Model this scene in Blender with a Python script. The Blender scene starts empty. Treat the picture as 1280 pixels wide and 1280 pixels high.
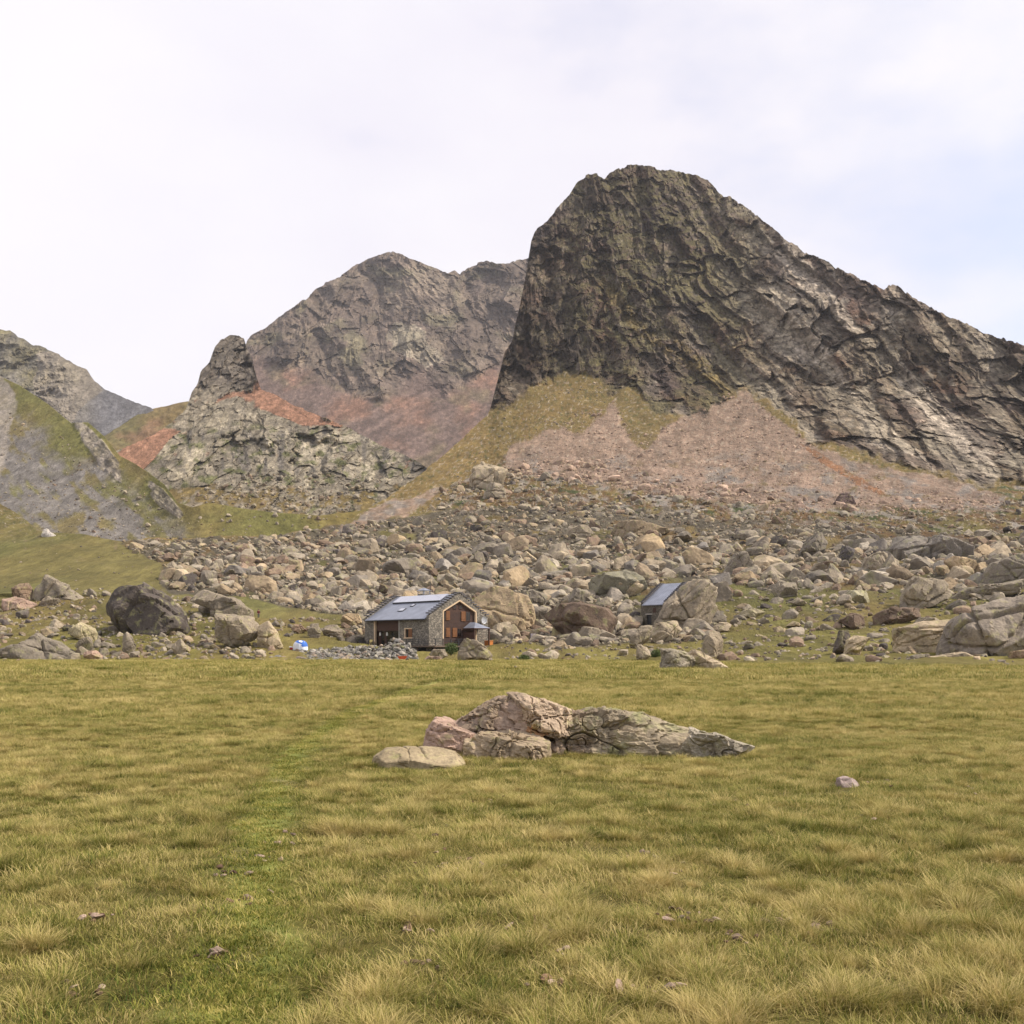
import bpy, bmesh, math, random
import numpy as np
from mathutils import Vector
R = math.radians
rng = np.random.default_rng(7)
random.seed(7)
scene = bpy.context.scene
COL = scene.collection
F, HX, HY, EYE = 1372.0, 640.0, 812.0, 1.6      # focal length in photo pixels, principal column, horizon row, eye height

def P(x, y, D):                                   # photo pixel + distance -> world point
    return np.array([(x - HX) / F * D, D, EYE + (HY - y) / F * D])

# ------------------------------------------------------------------ numpy noise
_perm = rng.permutation(256).astype(np.int32)
_perm = np.concatenate([_perm, _perm, _perm])
_g = rng.normal(size=(256, 3)); _g = (_g / np.linalg.norm(_g, axis=1)[:, None]).astype(np.float32)
def pn(p):
    p = np.asarray(p, np.float32)
    i = np.floor(p).astype(np.int32); f = p - i
    i &= 255
    u = f * f * f * (f * (f * 6 - 15) + 10)
    out = 0
    for dx in (0, 1):
        wx = u[:, 0] if dx else 1 - u[:, 0]
        a = _perm[(i[:, 0] + dx)]
        for dy in (0, 1):
            wy = u[:, 1] if dy else 1 - u[:, 1]
            b = _perm[a + i[:, 1] + dy]
            for dz in (0, 1):
                wz = u[:, 2] if dz else 1 - u[:, 2]
                g = _g[_perm[b + i[:, 2] + dz]]
                d = g[:, 0] * (f[:, 0] - dx) + g[:, 1] * (f[:, 1] - dy) + g[:, 2] * (f[:, 2] - dz)
                out = out + wx * wy * wz * d
    return out * 1.5
def fbm(p, oct=5, gain=.5, lac=2.03):
    a, s, t = 1.0, 0, 0
    for k in range(oct):
        s = s + a * pn(p * lac ** k + 17.3 * k); t += a; a *= gain
    return s / t
def ridged(p, oct=5, gain=.55, lac=2.07):
    a, s, t = 1.0, 0, 0
    for k in range(oct):
        s = s + a * (1 - np.abs(pn(p * lac ** k + 11.7 * k)) * 2); t += a; a *= gain
    return s / t
_rv = rng.random((256, 8)).astype(np.float32)
def facets(p, tilt=1.0):
    """blocky cell noise: every cell is a tilted plane at its own height; returns height and a random per cell"""
    p = np.asarray(p, np.float32); i0 = np.floor(p - .5).astype(np.int32)
    best = np.full(len(p), 1e9, np.float32); h = np.zeros(len(p), np.float32); cr = np.zeros(len(p), np.float32)
    for dx in (0, 1):
        for dy in (0, 1):
            for dz in (0, 1):
                c = i0 + np.array([dx, dy, dz], np.int32); cc = c & 255
                k = _perm[_perm[_perm[cc[:, 0]] + cc[:, 1]] + cc[:, 2]]; r = _rv[k]
                q = p - (c + .5 + (r[:, :3] - .5) * .8)
                d = (q * q).sum(1); m = d < best
                best = np.where(m, d, best)
                hh = .3 * (r[:, 3] - .5) + tilt * ((q * (r[:, 4:7] - .5)).sum(1))
                h = np.where(m, hh, h); cr = np.where(m, r[:, 7], cr)
    return h, cr
def soft(mask, shape, it=14):
    m = mask.reshape(shape).astype(np.float32)
    for _ in range(3):
        m = smooth_rows(m, it, 0); m = smooth_rows(m, it, 1)
    return m.ravel()
def sstep(a, b, x):
    t = np.clip((x - a) / (b - a), 0, 1); return t * t * (3 - 2 * t)
def inpoly(px, py, poly):
    poly = np.asarray(poly, float); r = np.zeros(px.shape, bool); n = len(poly)
    for k in range(n):
        x0, y0 = poly[k]; x1, y1 = poly[(k + 1) % n]
        if y0 == y1: continue
        c = ((y0 > py) != (y1 > py)) & (px < (x1 - x0) * (py - y0) / (y1 - y0) + x0)
        r ^= c
    return r
def interp(x, pts):
    pts = np.asarray(pts, float); return np.interp(x, pts[:, 0], pts[:, 1])
def mixc(c, col, m):
    return c + (np.asarray(col, np.float32) - c) * m[:, None]

# ------------------------------------------------------------------ objects
def link(o, parent=None):
    COL.objects.link(o)
    if parent is not None: o.parent = parent
    return o
def tag(o, label=None, cat=None, group=None, kind=None):
    if label: o['label'] = label
    if cat: o['category'] = cat
    if group: o['group'] = group
    if kind: o['kind'] = kind
    return o
def empty(name, loc, rz=0):
    o = bpy.data.objects.new(name, None); o.location = loc; o.rotation_euler = (0, 0, rz); o.empty_display_size = .3
    return link(o)
def np_mesh(name, v, f, col=None, smooth=False, mat=None, extra=None):
    me = bpy.data.meshes.new(name)
    v = np.ascontiguousarray(v, np.float32); f = np.ascontiguousarray(f, np.int32)
    n, k = f.shape
    me.vertices.add(len(v)); me.vertices.foreach_set('co', v.ravel())
    me.loops.add(n * k); me.loops.foreach_set('vertex_index', f.ravel())
    me.polygons.add(n); me.polygons.foreach_set('loop_start', np.arange(0, n * k, k, dtype=np.int32))
    me.polygons.foreach_set('use_smooth', np.full(n, smooth, bool))
    me.update(calc_edges=True)
    if col is not None:
        a = me.color_attributes.new('col', 'FLOAT_COLOR', 'POINT')
        c4 = np.ones((len(v), 4), np.float32); c4[:, :3] = col
        a.data.foreach_set('color', c4.ravel())
    for nm, arr in (extra or {}).items():
        a = me.attributes.new(nm, 'FLOAT', 'POINT'); a.data.foreach_set('value', np.ascontiguousarray(arr, np.float32))
    if mat: me.materials.append(mat)
    return me

class MB:                                          # collects boxes, bars and prisms into ONE mesh
    def __init__(s): s.v = []; s.f = []
    def add(s, vs, fs):
        b = len(s.v); s.v += [tuple(map(float, q)) for q in vs]; s.f += [tuple(b + i for i in t) for t in fs]; return s
    def box(s, x0, x1, y0, y1, z0, z1):
        return s.add([(x0,y0,z0),(x1,y0,z0),(x1,y1,z0),(x0,y1,z0),(x0,y0,z1),(x1,y0,z1),(x1,y1,z1),(x0,y1,z1)],
                     [(0,3,2,1),(4,5,6,7),(0,1,5,4),(1,2,6,5),(2,3,7,6),(3,0,4,7)])
    def prism(s, poly, ax, a0, a1):                # poly in the two other axes, extruded on axis ax
        n = len(poly)
        def q(p, a):
            return (a, p[0], p[1]) if ax == 0 else ((p[0], a, p[1]) if ax == 1 else (p[0], p[1], a))
        return s.add([q(p, a0) for p in poly] + [q(p, a1) for p in poly],
                     [tuple(range(n))[::-1], tuple(range(n, 2 * n))] + [(i, (i+1) % n, n + (i+1) % n, n + i) for i in range(n)])
    def bar(s, a, b, w, h=None):
        h = h or w; a = Vector(a); b = Vector(b); d = (b - a).normalized()
        up = Vector((0,0,1)) if abs(d.z) < .95 else Vector((1,0,0))
        sx = d.cross(up).normalized() * (w / 2); sz = sx.cross(d).normalized() * (h / 2)
        vs = [a-sx-sz, a+sx-sz, a+sx+sz, a-sx+sz, b-sx-sz, b+sx-sz, b+sx+sz, b-sx+sz]
        return s.add(vs, [(0,3,2,1),(4,5,6,7),(0,1,5,4),(1,2,6,5),(2,3,7,6),(3,0,4,7)])
    def tube(s, a, b, r0, r1=None, n=10):
        r1 = r0 if r1 is None else r1; a = Vector(a); b = Vector(b); d = (b - a).normalized()
        up = Vector((0,0,1)) if abs(d.z) < .95 else Vector((1,0,0))
        x = d.cross(up).normalized(); y = x.cross(d)
        vs = []
        for c, r in ((a, r0), (b, r1)):
            for i in range(n):
                t = 2 * math.pi * i / n; vs.append(c + x * (r * math.cos(t)) + y * (r * math.sin(t)))
        return s.add(vs, [tuple(range(n))[::-1], tuple(range(n, 2*n))] + [(i, (i+1) % n, n + (i+1) % n, n + i) for i in range(n)])
    def build(s, name, mat, parent=None, bevel=0):
        me = bpy.data.meshes.new(name); me.from_pydata(s.v, [], s.f); me.validate()
        bm = bmesh.new(); bm.from_mesh(me); bmesh.ops.recalc_face_normals(bm, faces=bm.faces)
        if bevel: bmesh.ops.bevel(bm, geom=list(bm.edges), offset=bevel, segments=1, affect='EDGES', clamp_overlap=True)
        bm.to_mesh(me); bm.free()
        if mat: me.materials.append(mat)
        return link(bpy.data.objects.new(name, me), parent)

# ------------------------------------------------------------------ materials
def new_mat(name, rough=.85, spec=.25):
    m = bpy.data.materials.new(name); m.use_nodes = True
    b = m.node_tree.nodes['Principled BSDF']; b.inputs['Roughness'].default_value = rough
    b.inputs['Specular IOR Level'].default_value = spec
    return m, m.node_tree, b
def N(nt, t, **kw):
    n = nt.nodes.new(t)
    for k, v in kw.items():
        if k in n.inputs.keys() if hasattr(n.inputs, 'keys') else False: n.inputs[k].default_value = v
        else: setattr(n, k, v)
    return n
def noise(nt, vec, scale, detail=4, rough=.55):
    n = nt.nodes.new('ShaderNodeTexNoise'); n.inputs['Scale'].default_value = scale
    n.inputs['Detail'].default_value = detail; n.inputs['Roughness'].default_value = rough
    if vec: nt.links.new(vec, n.inputs['Vector'])
    return n.outputs['Fac']
def ramp(nt, fac, stops):
    r = nt.nodes.new('ShaderNodeValToRGB'); e = r.color_ramp.elements
    while len(e) < len(stops): e.new(.5)
    for k, (p, c) in enumerate(stops):
        e[k].position = p; e[k].color = (*c, 1) if not np.isscalar(c) else (c, c, c, 1)
    nt.links.new(fac, r.inputs['Fac']); return r.outputs['Color']
def mix(nt, fac, a, b, mode='MIX'):
    m = nt.nodes.new('ShaderNodeMix'); m.data_type = 'RGBA'; m.blend_type = mode
    for sock, val in ((m.inputs[0], fac), (m.inputs[6], a), (m.inputs[7], b)):
        if isinstance(val, (int, float)): sock.default_value = val
        elif isinstance(val, tuple): sock.default_value = (*val, 1)
        else: nt.links.new(val, sock)
    return m.outputs[2]
def bump(nt, bsdf, h, strength, dist):
    b = nt.nodes.new('ShaderNodeBump'); b.inputs['Strength'].default_value = strength; b.inputs['Distance'].default_value = dist
    nt.links.new(h, b.inputs['Height']); nt.links.new(b.outputs['Normal'], bsdf.inputs['Normal'])
def vcol(nt):
    a = nt.nodes.new('ShaderNodeVertexColor'); a.layer_name = 'col'; return a.outputs['Color']
def objco(nt): return nt.nodes.new('ShaderNodeTexCoord').outputs['Object']
def geopos(nt): return nt.nodes.new('ShaderNodeNewGeometry').outputs['Position']

def terrain_mat(name, sc, contrast=.45, bdist=1.0):
    m, nt, b = new_mat(name, .92, .15)
    mp = nt.nodes.new('ShaderNodeMapping'); mp.inputs['Scale'].default_value = (1, .18, 1.05); nt.links.new(geopos(nt), mp.inputs['Vector']); p = mp.outputs[0]
    n1 = noise(nt, p, sc, 6, .65); n2 = noise(nt, p, sc * 6, 4, .6)
    f1 = ramp(nt, n1, [(.25, 1 - contrast), (.75, 1 + contrast)])
    f2 = ramp(nt, n2, [(.25, 1 - contrast * .8), (.75, 1 + contrast * .8)])
    c = mix(nt, 1, vcol(nt), f1, 'MULTIPLY'); c = mix(nt, 1, c, f2, 'MULTIPLY')
    at_ = nt.nodes.new('ShaderNodeAttribute'); at_.attribute_name = 'spk'; spk = at_.outputs['Fac']
    vo = nt.nodes.new('ShaderNodeTexVoronoi'); vo.inputs['Scale'].default_value = sc * 3.2; nt.links.new(p, vo.inputs['Vector'])
    sp = nt.nodes.new('ShaderNodeSeparateColor'); nt.links.new(vo.outputs['Color'], sp.inputs[0])
    c = mix(nt, spk, c, ramp(nt, sp.outputs[0], [(0, 1 - contrast * .9), (.6, 1.0), (1, 1 + contrast * 1.5)]), 'MULTIPLY')
    n3 = noise(nt, p, sc * 2.2, 8, .75)
    c = mix(nt, spk, c, ramp(nt, n3, [(.36, .45), (.5, 1.0), (.66, 1.5)]), 'MULTIPLY')
    nt.links.new(c, b.inputs['Base Color'])
    bump(nt, b, n3, .8, bdist * 1.6)
    return m
M = {}
M['terrain'] = terrain_mat('mountain_ground', .12, .35, 1.2)
M['far_terrain'] = terrain_mat('far_mountain_ground', .05, .3, 2.5)

def rock_mat(name, sc, lichen=(.30,.29,.13), dark=(.05,.045,.04), lich=.55, stain=.5, bd=.1, var=True):
    m, nt, b = new_mat(name, .9, .2)
    p = objco(nt)
    if var:
        oi = nt.nodes.new('ShaderNodeObjectInfo')
        mp = nt.nodes.new('ShaderNodeVectorMath'); mp.operation = 'MULTIPLY_ADD'
        nt.links.new(oi.outputs['Random'], mp.inputs[0]); mp.inputs[1].default_value = (37, 91, 53); nt.links.new(p, mp.inputs[2]); p = mp.outputs[0]
    c = vcol(nt)
    n1 = noise(nt, p, sc, 5, .6); n2 = noise(nt, p, sc * 2.3, 6, .65); n3 = noise(nt, p, sc * 9, 5, .65)
    c = mix(nt, 1, c, ramp(nt, n1, [(.3, .7), (.7, 1.3)]), 'MULTIPLY')
    c = mix(nt, ramp(nt, n2, [(lich - .02, 0.0), (lich + .16, .75)]), c, lichen)
    n4 = noise(nt, p, sc * 1.4, 7, .7)
    c = mix(nt, ramp(nt, n4, [(stain + .06, 0.0), (stain + .2, .7)]), c, dark)
    c = mix(nt, 1, c, ramp(nt, n3, [(.3, .72), (.7, 1.28)]), 'MULTIPLY')
    if var:
        rv = ramp(nt, oi.outputs['Random'], [(0, (.72, .72, .74)), (.5, (1.0, .99, .97)), (1, (1.25, 1.2, 1.1))])
        c = mix(nt, 1, c, rv, 'MULTIPLY')
    nt.links.new(c, b.inputs['Base Color'])
    bump(nt, b, n3, .55, bd)
    return m
M['boulder'] = rock_mat('weathered_boulder', .35, bd=.25)
M['hero_rock'] = rock_mat('lichen_rock', 2.2, lichen=(.27,.27,.10), lich=.57, stain=.52, bd=.03, var=False)
M['rubble'] = rock_mat('rubble_stone', .3, bd=.2, var=False)

def simple(name, col, rough=.7, spec=.3, metal=0, nsc=3, nv=.2, bd=0):
    m, nt, b = new_mat(name, rough, spec); b.inputs['Metallic'].default_value = metal
    n = noise(nt, objco(nt), nsc, 5, .6)
    c = mix(nt, 1, col, ramp(nt, n, [(.25, 1 - nv), (.75, 1 + nv)]), 'MULTIPLY')
    nt.links.new(c, b.inputs['Base Color'])
    if bd: bump(nt, b, n, .5, bd)
    return m
def stone_wall_mat(name, c0, c1, c2):
    m, nt, b = new_mat(name, .9, .2)
    p = objco(nt)
    mp = nt.nodes.new('ShaderNodeMapping'); mp.inputs['Scale'].default_value = (2.0, 2.0, 3.4); nt.links.new(p, mp.inputs['Vector'])
    v = nt.nodes.new('ShaderNodeTexVoronoi'); v.inputs['Scale'].default_value = 1.9; nt.links.new(mp.outputs[0], v.inputs['Vector'])
    v2 = nt.nodes.new('ShaderNodeTexVoronoi'); v2.feature = 'DISTANCE_TO_EDGE'; v2.inputs['Scale'].default_value = 1.9; nt.links.new(mp.outputs[0], v2.inputs['Vector'])
    sp = nt.nodes.new('ShaderNodeSeparateColor'); nt.links.new(v.outputs['Color'], sp.inputs[0])
    c = ramp(nt, sp.outputs[0], [(0, c0), (.5, c1), (1, c2)])
    n = noise(nt, p, 1.2, 5, .6)
    c = mix(nt, 1, c, ramp(nt, n, [(.3, .75), (.7, 1.25)]), 'MULTIPLY')
    c = mix(nt, ramp(nt, v2.outputs['Distance'], [(.0, .8), (.09, 0.0)]), c, (.07, .065, .055))
    nt.links.new(c, b.inputs['Base Color']); bump(nt, b, v2.outputs['Distance'], .6, .05)
    return m
M['wall'] = stone_wall_mat('hut_stone', (.11,.10,.085), (.20,.18,.15), (.33,.29,.235))
M['wall_shed'] = stone_wall_mat('shed_stone', (.08,.07,.055), (.13,.115,.09), (.20,.17,.13))
M['timber'] = simple('dark_timber', (.068,.036,.026), .7, .3, 0, 4, .3)
M['trim'] = simple('pale_timber', (.62,.46,.30), .6, .3, 0, 4, .15)
M['shutter'] = simple('shutter_timber', (.175,.075,.03), .65, .3, 0, 6, .25)
M['glass'] = simple('dark_glass', (.012,.013,.015), .12, .5, 0, 1, .1)
M['dark'] = simple('dark_metal', (.03,.03,.033), .5, .4, 0, 3, .2)
M['deck'] = simple('weathered_deck', (.16,.12,.09), .8, .2, 0, 5, .3)
M['lamp'] = simple('frosted_lamp', (.7,.68,.6), .4, .4)
M['slate'] = simple('slate', (.10,.095,.10), .8, .3, 0, 5, .3)
M['concrete'] = simple('plaster', (.32,.30,.27), .9, .2, 0, 4, .2)
M['orange'] = simple('orange_paint', (.55,.20,.05), .6, .3, 0, 4, .2)
M['red_orange'] = simple('red_orange_plastic', (.62,.10,.04), .45, .4, 0, 4, .15)
M['red'] = simple('red_fabric', (.35,.02,.02), .8, .2)
M['white_cloth'] = simple('white_cloth', (.72,.74,.80), .8, .2, 0, 3, .1)
M['blue_cloth'] = simple('blue_cloth', (.06,.16,.52), .8, .2, 0, 3, .15)
M['skin'] = simple('skin', (.42,.24,.17), .6, .3)
M['jacket'] = simple('dark_red_jacket', (.10,.02,.022), .85, .2)
M['trousers'] = simple('grey_trousers', (.10,.10,.095), .9, .2)
M['hair'] = simple('dark_hair', (.02,.014,.01), .7, .3)
M['yellow'] = simple('yellow_panel', (.60,.47,.17), .6, .3)
M['dish'] = simple('dish_paint', (.42,.43,.45), .5, .3)
M['bush'] = simple('shrub_leaf', (.085,.12,.035), .7, .25, 0, 2, .35)
M['bark'] = simple('shrub_stem', (.07,.05,.035), .9, .2)
M['board'] = simple('info_board', (.55,.48,.48), .6, .3, 0, 5, .2)

def roof_mat():
    m, nt, b = new_mat('zinc_roof', .42, .5); b.inputs['Metallic'].default_value = .35
    p = objco(nt); s = nt.nodes.new('ShaderNodeSeparateXYZ'); nt.links.new(p, s.inputs[0])
    fr = nt.nodes.new('ShaderNodeMath'); fr.operation = 'FRACT'
    mu = nt.nodes.new('ShaderNodeMath'); mu.operation = 'MULTIPLY'; mu.inputs[1].default_value = 1.65
    nt.links.new(s.outputs[0], mu.inputs[0]); nt.links.new(mu.outputs[0], fr.inputs[0])
    seam = ramp(nt, fr.outputs[0], [(.0, .45), (.14, 1.0)])
    c = mix(nt, 1, (.25,.27,.33), ramp(nt, noise(nt, p, .7, 6, .6), [(.3, .8), (.7, 1.2)]), 'MULTIPLY')
    c = mix(nt, 1, c, seam, 'MULTIPLY')
    nt.links.new(c, b.inputs['Base Color']); bump(nt, b, seam, .5, .04)
    return m
M['roof'] = roof_mat()
def solar_mat():
    m, nt, b = new_mat('solar_glass', .18, .6); b.inputs['Metallic'].default_value = .55
    p = objco(nt); br = nt.nodes.new('ShaderNodeTexBrick'); br.offset = 0
    br.inputs['Scale'].default_value = 6; br.inputs['Mortar Size'].default_value = .02
    br.inputs['Color1'].default_value = (.50,.51,.60,1); br.inputs['Color2'].default_value = (.52,.53,.60,1); br.inputs['Mortar'].default_value = (.6,.6,.62,1)
    nt.links.new(p, br.inputs['Vector']); nt.links.new(br.outputs['Color'], b.inputs['Base Color'])
    return m
M['solar'] = solar_mat()

# ------------------------------------------------------------------ terrain sheets
def jag(xs, a, seed=0):                              # broken skyline
    z = 0 * xs + seed
    return a * (fbm(np.stack([xs / 16, z, z], 1), 5, .65) * 1.3 + facets(np.stack([xs / 7, z + .5, z], 1), 1.5)[0] * .8)
def sheet_grid(xs, nv, ybot, crest, Dfun):
    """grid of pixel columns x rows -> base world points"""
    yb = interp(xs, ybot); yc = interp(xs, crest); jj = jag(xs, 3.4) * sstep(600, 640, xs)
    v = np.linspace(0, 1, nv)
    Y = yb[:, None] + (yc - yb)[:, None] * v[None] + jj[:, None] * v[None] ** 14
    X = np.repeat(xs[:, None], nv, 1)
    D = Dfun(X, Y)
    return X, Y, D
def smooth_rows(a, n, ax):
    for _ in range(n):
        b = np.roll(a, 1, ax); c = np.roll(a, -1, ax)
        if ax == 1: b[:, 0] = a[:, 0]; c[:, -1] = a[:, -1]
        else: b[0] = a[0]; c[-1] = a[-1]
        a = (b + 2 * a + c) / 4
    return a
def to_world(X, Y, D):
    return np.stack([(X - HX) / F * D, D, EYE + (HY - Y) / F * D], -1)
def grid_normals(W):
    du = np.gradient(W, axis=0); dv = np.gradient(W, axis=1)
    n = np.cross(du, dv); n /= np.linalg.norm(n, axis=2)[..., None] + 1e-9
    s = np.sign(n[..., 2:3]); s[s == 0] = 1
    # normals point up / to the viewer
    flip = np.where(n[..., 1:2] > 0.3, -1, 1)
    return n * flip
def grid_faces(nu, nv):
    i = np.arange(nu - 1)[:, None] * nv + np.arange(nv - 1)[None]
    i = i.ravel()
    return np.stack([i, i + nv, i + nv + 1, i + 1], 1)
def add_back(W, C, steps):
    """rows behind the crest, falling away"""
    last = W[:, -1]; out = [W]; cc = [C]
    for dy, dz in steps:
        q = last.copy(); q[:, 1] += dy; q[:, 0] *= (last[:, 1] + dy) / last[:, 1]; q[:, 2] += dz
        q[:, 2] = np.maximum(q[:, 2], -2)
        out.append(q[:, None]); cc.append(C[:, -1:])
    return np.concatenate(out, 1), np.concatenate(cc, 1)
def bilin_table(X, Y, xcols, ylev, tab):
    tab = np.asarray(tab, float)                    # [col][level]
    o = np.argsort(ylev); yl = np.asarray(ylev, float)[o]
    out = np.empty(X.shape)
    for i in range(X.shape[0]):
        x = X[i, 0]
        row = np.array([np.interp(x, xcols, tab[:, k]) for k in range(len(ylev))])
        out[i] = np.interp(Y[i], yl, row[o])
    return out

ROCK_D = np.array((.086,.064,.048)); ROCK_M = np.array((.158,.124,.094)); ROCK_L = np.array((.30,.255,.20))
GRASS_G = np.array((.110,.104,.034)); GRASS_O = np.array((.160,.118,.045)); HEATH = np.array((.105,.062,.028)); SHRUB_G = np.array((.05,.06,.02))
SCREE_P = np.array((.222,.158,.118)); SCREE_R = np.array((.235,.135,.092)); SCREE_G = np.array((.165,.150,.134))

# ---------------- main sheet: apron, talus, scree and the big mountain
YLEV = [840, 826, 812, 790, 745, 700, 650, 600, 545, 480, 300, 200]
XC = [-250, 100, 300, 450, 540, 640, 800, 900, 1050, 1280, 1530]
TAB = [[150,157,165,188,232,285,360,420,500,600,700,800],
       [150,157,165,186,230,290,345,420,500,600,700,800],
       [150,157,166,190,240,300,400,500,600,700,760,850],
       [150,158,174,208,262,345,480,640,760,870,930,1000],
       [148,158,180,214,265,345,470,630,760,870,950,1010],
       [145,156,176,207,265,345,455,610,745,870,970,1030],
       [110,150,170,200,262,345,450,590,720,850,965,1035],
       [ 88,140,160,192,250,335,435,570,710,850,975,1045],
       [ 85,118,140,172,235,315,415,540,650,770,900,1000],
       [ 80,112,128,155,212,292,400,520,610,700,810,900],
       [ 80,108,124,150,205,280,390,500,590,680,790,880]]
CREST1 = [(-250,585),(-100,600),(0,628),(30,648),(48,664),(60,667),(100,668),(150,676),(190,672),(260,672),(330,668),(400,661),(430,652),(480,625),(520,598),
          (580,546),(610,518),(613,510),(620,482),(631,440),(640,425),(648,392),(656,352),(664,300),(669,287),(684,277),(700,256),(711,244),(722,227),(735,218),(746,217),(755,224),(768,213),
          (785,206),(797,205),(830,212),(850,214),(874,219),(890,231),(905,247),(912,246),(940,264),(975,293),(1010,318),(1026,322),(1044,334),(1070,346),(1095,357),(1105,362),(1112,356),(1122,358),
          (1150,377),(1190,398),(1207,404),(1240,420),(1280,431),(1400,478),(1530,522)]
CLIFF = [(-250,0),(605,0),(606,525),(613,516),(640,497),(690,478),(720,466),(740,459),(762,488),(800,492),(820,512),(850,515),(880,518),(905,497),(925,475),(955,500),(985,520),(1020,548),(1060,570),(1130,575),(1170,592),(1200,604),(1270,606),(1530,625)]
TALUS = [(150,677),(190,673),(300,672),(400,662),(430,656),(500,648),(560,640),(700,632),(850,640),(1000,650),(1280,676),(1540,690),(1540,745),(1240,735),(960,738),(905,728),(895,800),(700,806),
         (560,806),(430,800),(428,772),(330,752),(300,748),(215,738),(203,728),(203,704),(170,690)]
HUT_X, HUT_Y, HUT_Z, HUT_A, HUT_L, HUT_W = -13.64, 180.0, 2.26, R(47), 18.0, 13.0
def hut_local(x, y):
    dx, dy = x - HUT_X, y - HUT_Y; c, s = math.cos(HUT_A), math.sin(HUT_A)
    return dx * c - dy * s, dx * s + dy * c

_gx = np.arange(-270, 1560, 10.); _gy = np.arange(196, 846, 5.)
_GX, _GY = np.meshgrid(_gx, _gy, indexing='ij')
_GD = bilin_table(_GX, _GY, XC, YLEV, TAB); _GD = smooth_rows(smooth_rows(_GD, 10, 0), 8, 1)
def main_base(X, Y):
    fx = np.clip((X - _gx[0]) / 10, 0, len(_gx) - 1.001); fy = np.clip((Y - _gy[0]) / 5, 0, len(_gy) - 1.001)
    i = fx.astype(int); j = fy.astype(int); a = fx - i; b = fy - j
    return (_GD[i, j] * (1-a) + _GD[i+1, j] * a) * (1-b) + (_GD[i, j+1] * (1-a) + _GD[i+1, j+1] * a) * b
xs = np.concatenate([np.arange(-250, 600, 1.5), np.arange(600, 745, .55), np.arange(745, 1290, 1.25), np.arange(1290, 1531, 3)])
NV = 560
X, Y, D = sheet_grid(xs, NV, [(-250, 842), (1530, 842)], CREST1, main_base)
W = to_world(X, Y, D)
Nn = grid_normals(W)
sh = X.shape
x, y = X.ravel(), Y.ravel(); p = W.reshape(-1, 3).astype(np.float32); nn = Nn.reshape(-1, 3)
yc = np.repeat(Y[:, -1:], NV, 1).ravel()
wob = fbm(np.stack([x / 45, y / 45, 0 * x], 1), 5)
wob2 = fbm(np.stack([x / 14, y / 14, 0 * x + 5], 1), 4)
clf = sstep(5, -5, y - interp(x, CLIFF) + wob * 26 + wob2 * 14)
# slab directions radiate from a point above and left of the summit
ax_, ay_ = 690., -90.
ang = np.arctan2(x - ax_, y - ay_); rad = np.hypot(x - ax_, y - ay_) / 1000
warp = fbm(p / 60, 4)
warpb = fbm(p / 60 + 40, 3)
rib = ridged(np.stack([ang * 16 + warp * .5, rad * 4.5 + warp * .8, p[:, 1] / 400], 1), 5, .52)
rib2 = ridged(np.stack([ang * 34 + warpb * .6, rad * 11 + warp, p[:, 1] / 200], 1), 4, .55)
iz = np.where(clf > .01)[0]
def fz(*a, tilt=1.3):
    hh = np.zeros(len(x), np.float32); rr = np.zeros(len(x), np.float32) + .5
    h1, r1 = facets(np.stack([q_[iz] for q_ in a], 1), tilt); hh[iz] = h1; rr[iz] = r1; return hh, rr
skew = ang * 1.0
f1, t1 = fz(ang * 9 + warp * .45 + .12 * wob2, rad * 2.8 + warp * .5, p[:, 1] / 300 + warpb)
f2, t2 = fz(ang * 24 + warp * .7 + .25 * wob2, rad * 6.5 + warpb * .8, p[:, 1] / 120 + warpb)
f3, t3 = fz(ang * 60 + warpb * .9 + .4 * wob2, rad * 17 + warp, p[:, 1] / 60)
f4, t4 = fz(p[:, 0] / 6.5 + warpb * 2, p[:, 1] / 7, p[:, 2] / 5.5 + warp * 2)
fin = ridged(p / 9, 4, .6)
edge = .22 + .78 * sstep(2, 26, y - yc)
dip = R(50) + R(16) * sstep(930, 700, x); xr_, yr_ = x - 900, y - 400
sd_, td_ = .68 * (xr_ * np.cos(dip) + yr_ * np.sin(dip)), .68 * (xr_ * np.sin(dip) - yr_ * np.cos(dip))     # along / across the dipping slabs
px3 = p * np.array([1, .2, 1.0], np.float32)
tw = td_ + fbm(px3 / 130, 3) * 14 + fbm(px3 / 18 + 4, 4) * 4.5
_, cA = facets(px3 / np.array([75, 60, 80]) + warp[:, None] * .5); _, cB = facets(px3 / np.array([34, 30, 38]) + warpb[:, None] * .7)
def saw(t, w, seed):
    t = t + (cA - .5) * w * .7 + (cB - .5) * w * .35
    ph = t / w + fbm(np.stack([sd_ / (w * 5), t / (w * 4), 0 * t + seed], 1), 3) * .8
    fr = ph - np.floor(ph); am = .35 + 1.1 * sstep(-.25, .25, fbm(np.stack([sd_ / (w * 2.2), t / (w * 1.2), 0 * t + seed + 5], 1), 3))
    return ((1 - fr) * sstep(0, .16, fr) - .45) * am, fr, np.floor(ph)
s1_, fr1, id1 = saw(tw, 58, 1.); s2_, fr2, id2 = saw(tw + 9 * warpb, 23, 2.); s3_, fr3, id3 = saw(tw + 5 * warp, 9.5, 3.)
rgt = sstep(760, 930, x)
slabh = s1_ * (7 + 17 * rgt) + s2_ * (4 + 8 * rgt) + s3_ * (1.6 + 2.4 * rgt)
b1, c1_ = np.zeros(len(x), np.float32), np.zeros(len(x), np.float32); b2, c2_ = b1.copy(), b1.copy(); b3, c3_r = b1.copy(), b1.copy()
wb = np.stack([fbm(px3[iz] / 30 + k * 7, 3) for k in range(3)], 1)
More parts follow.
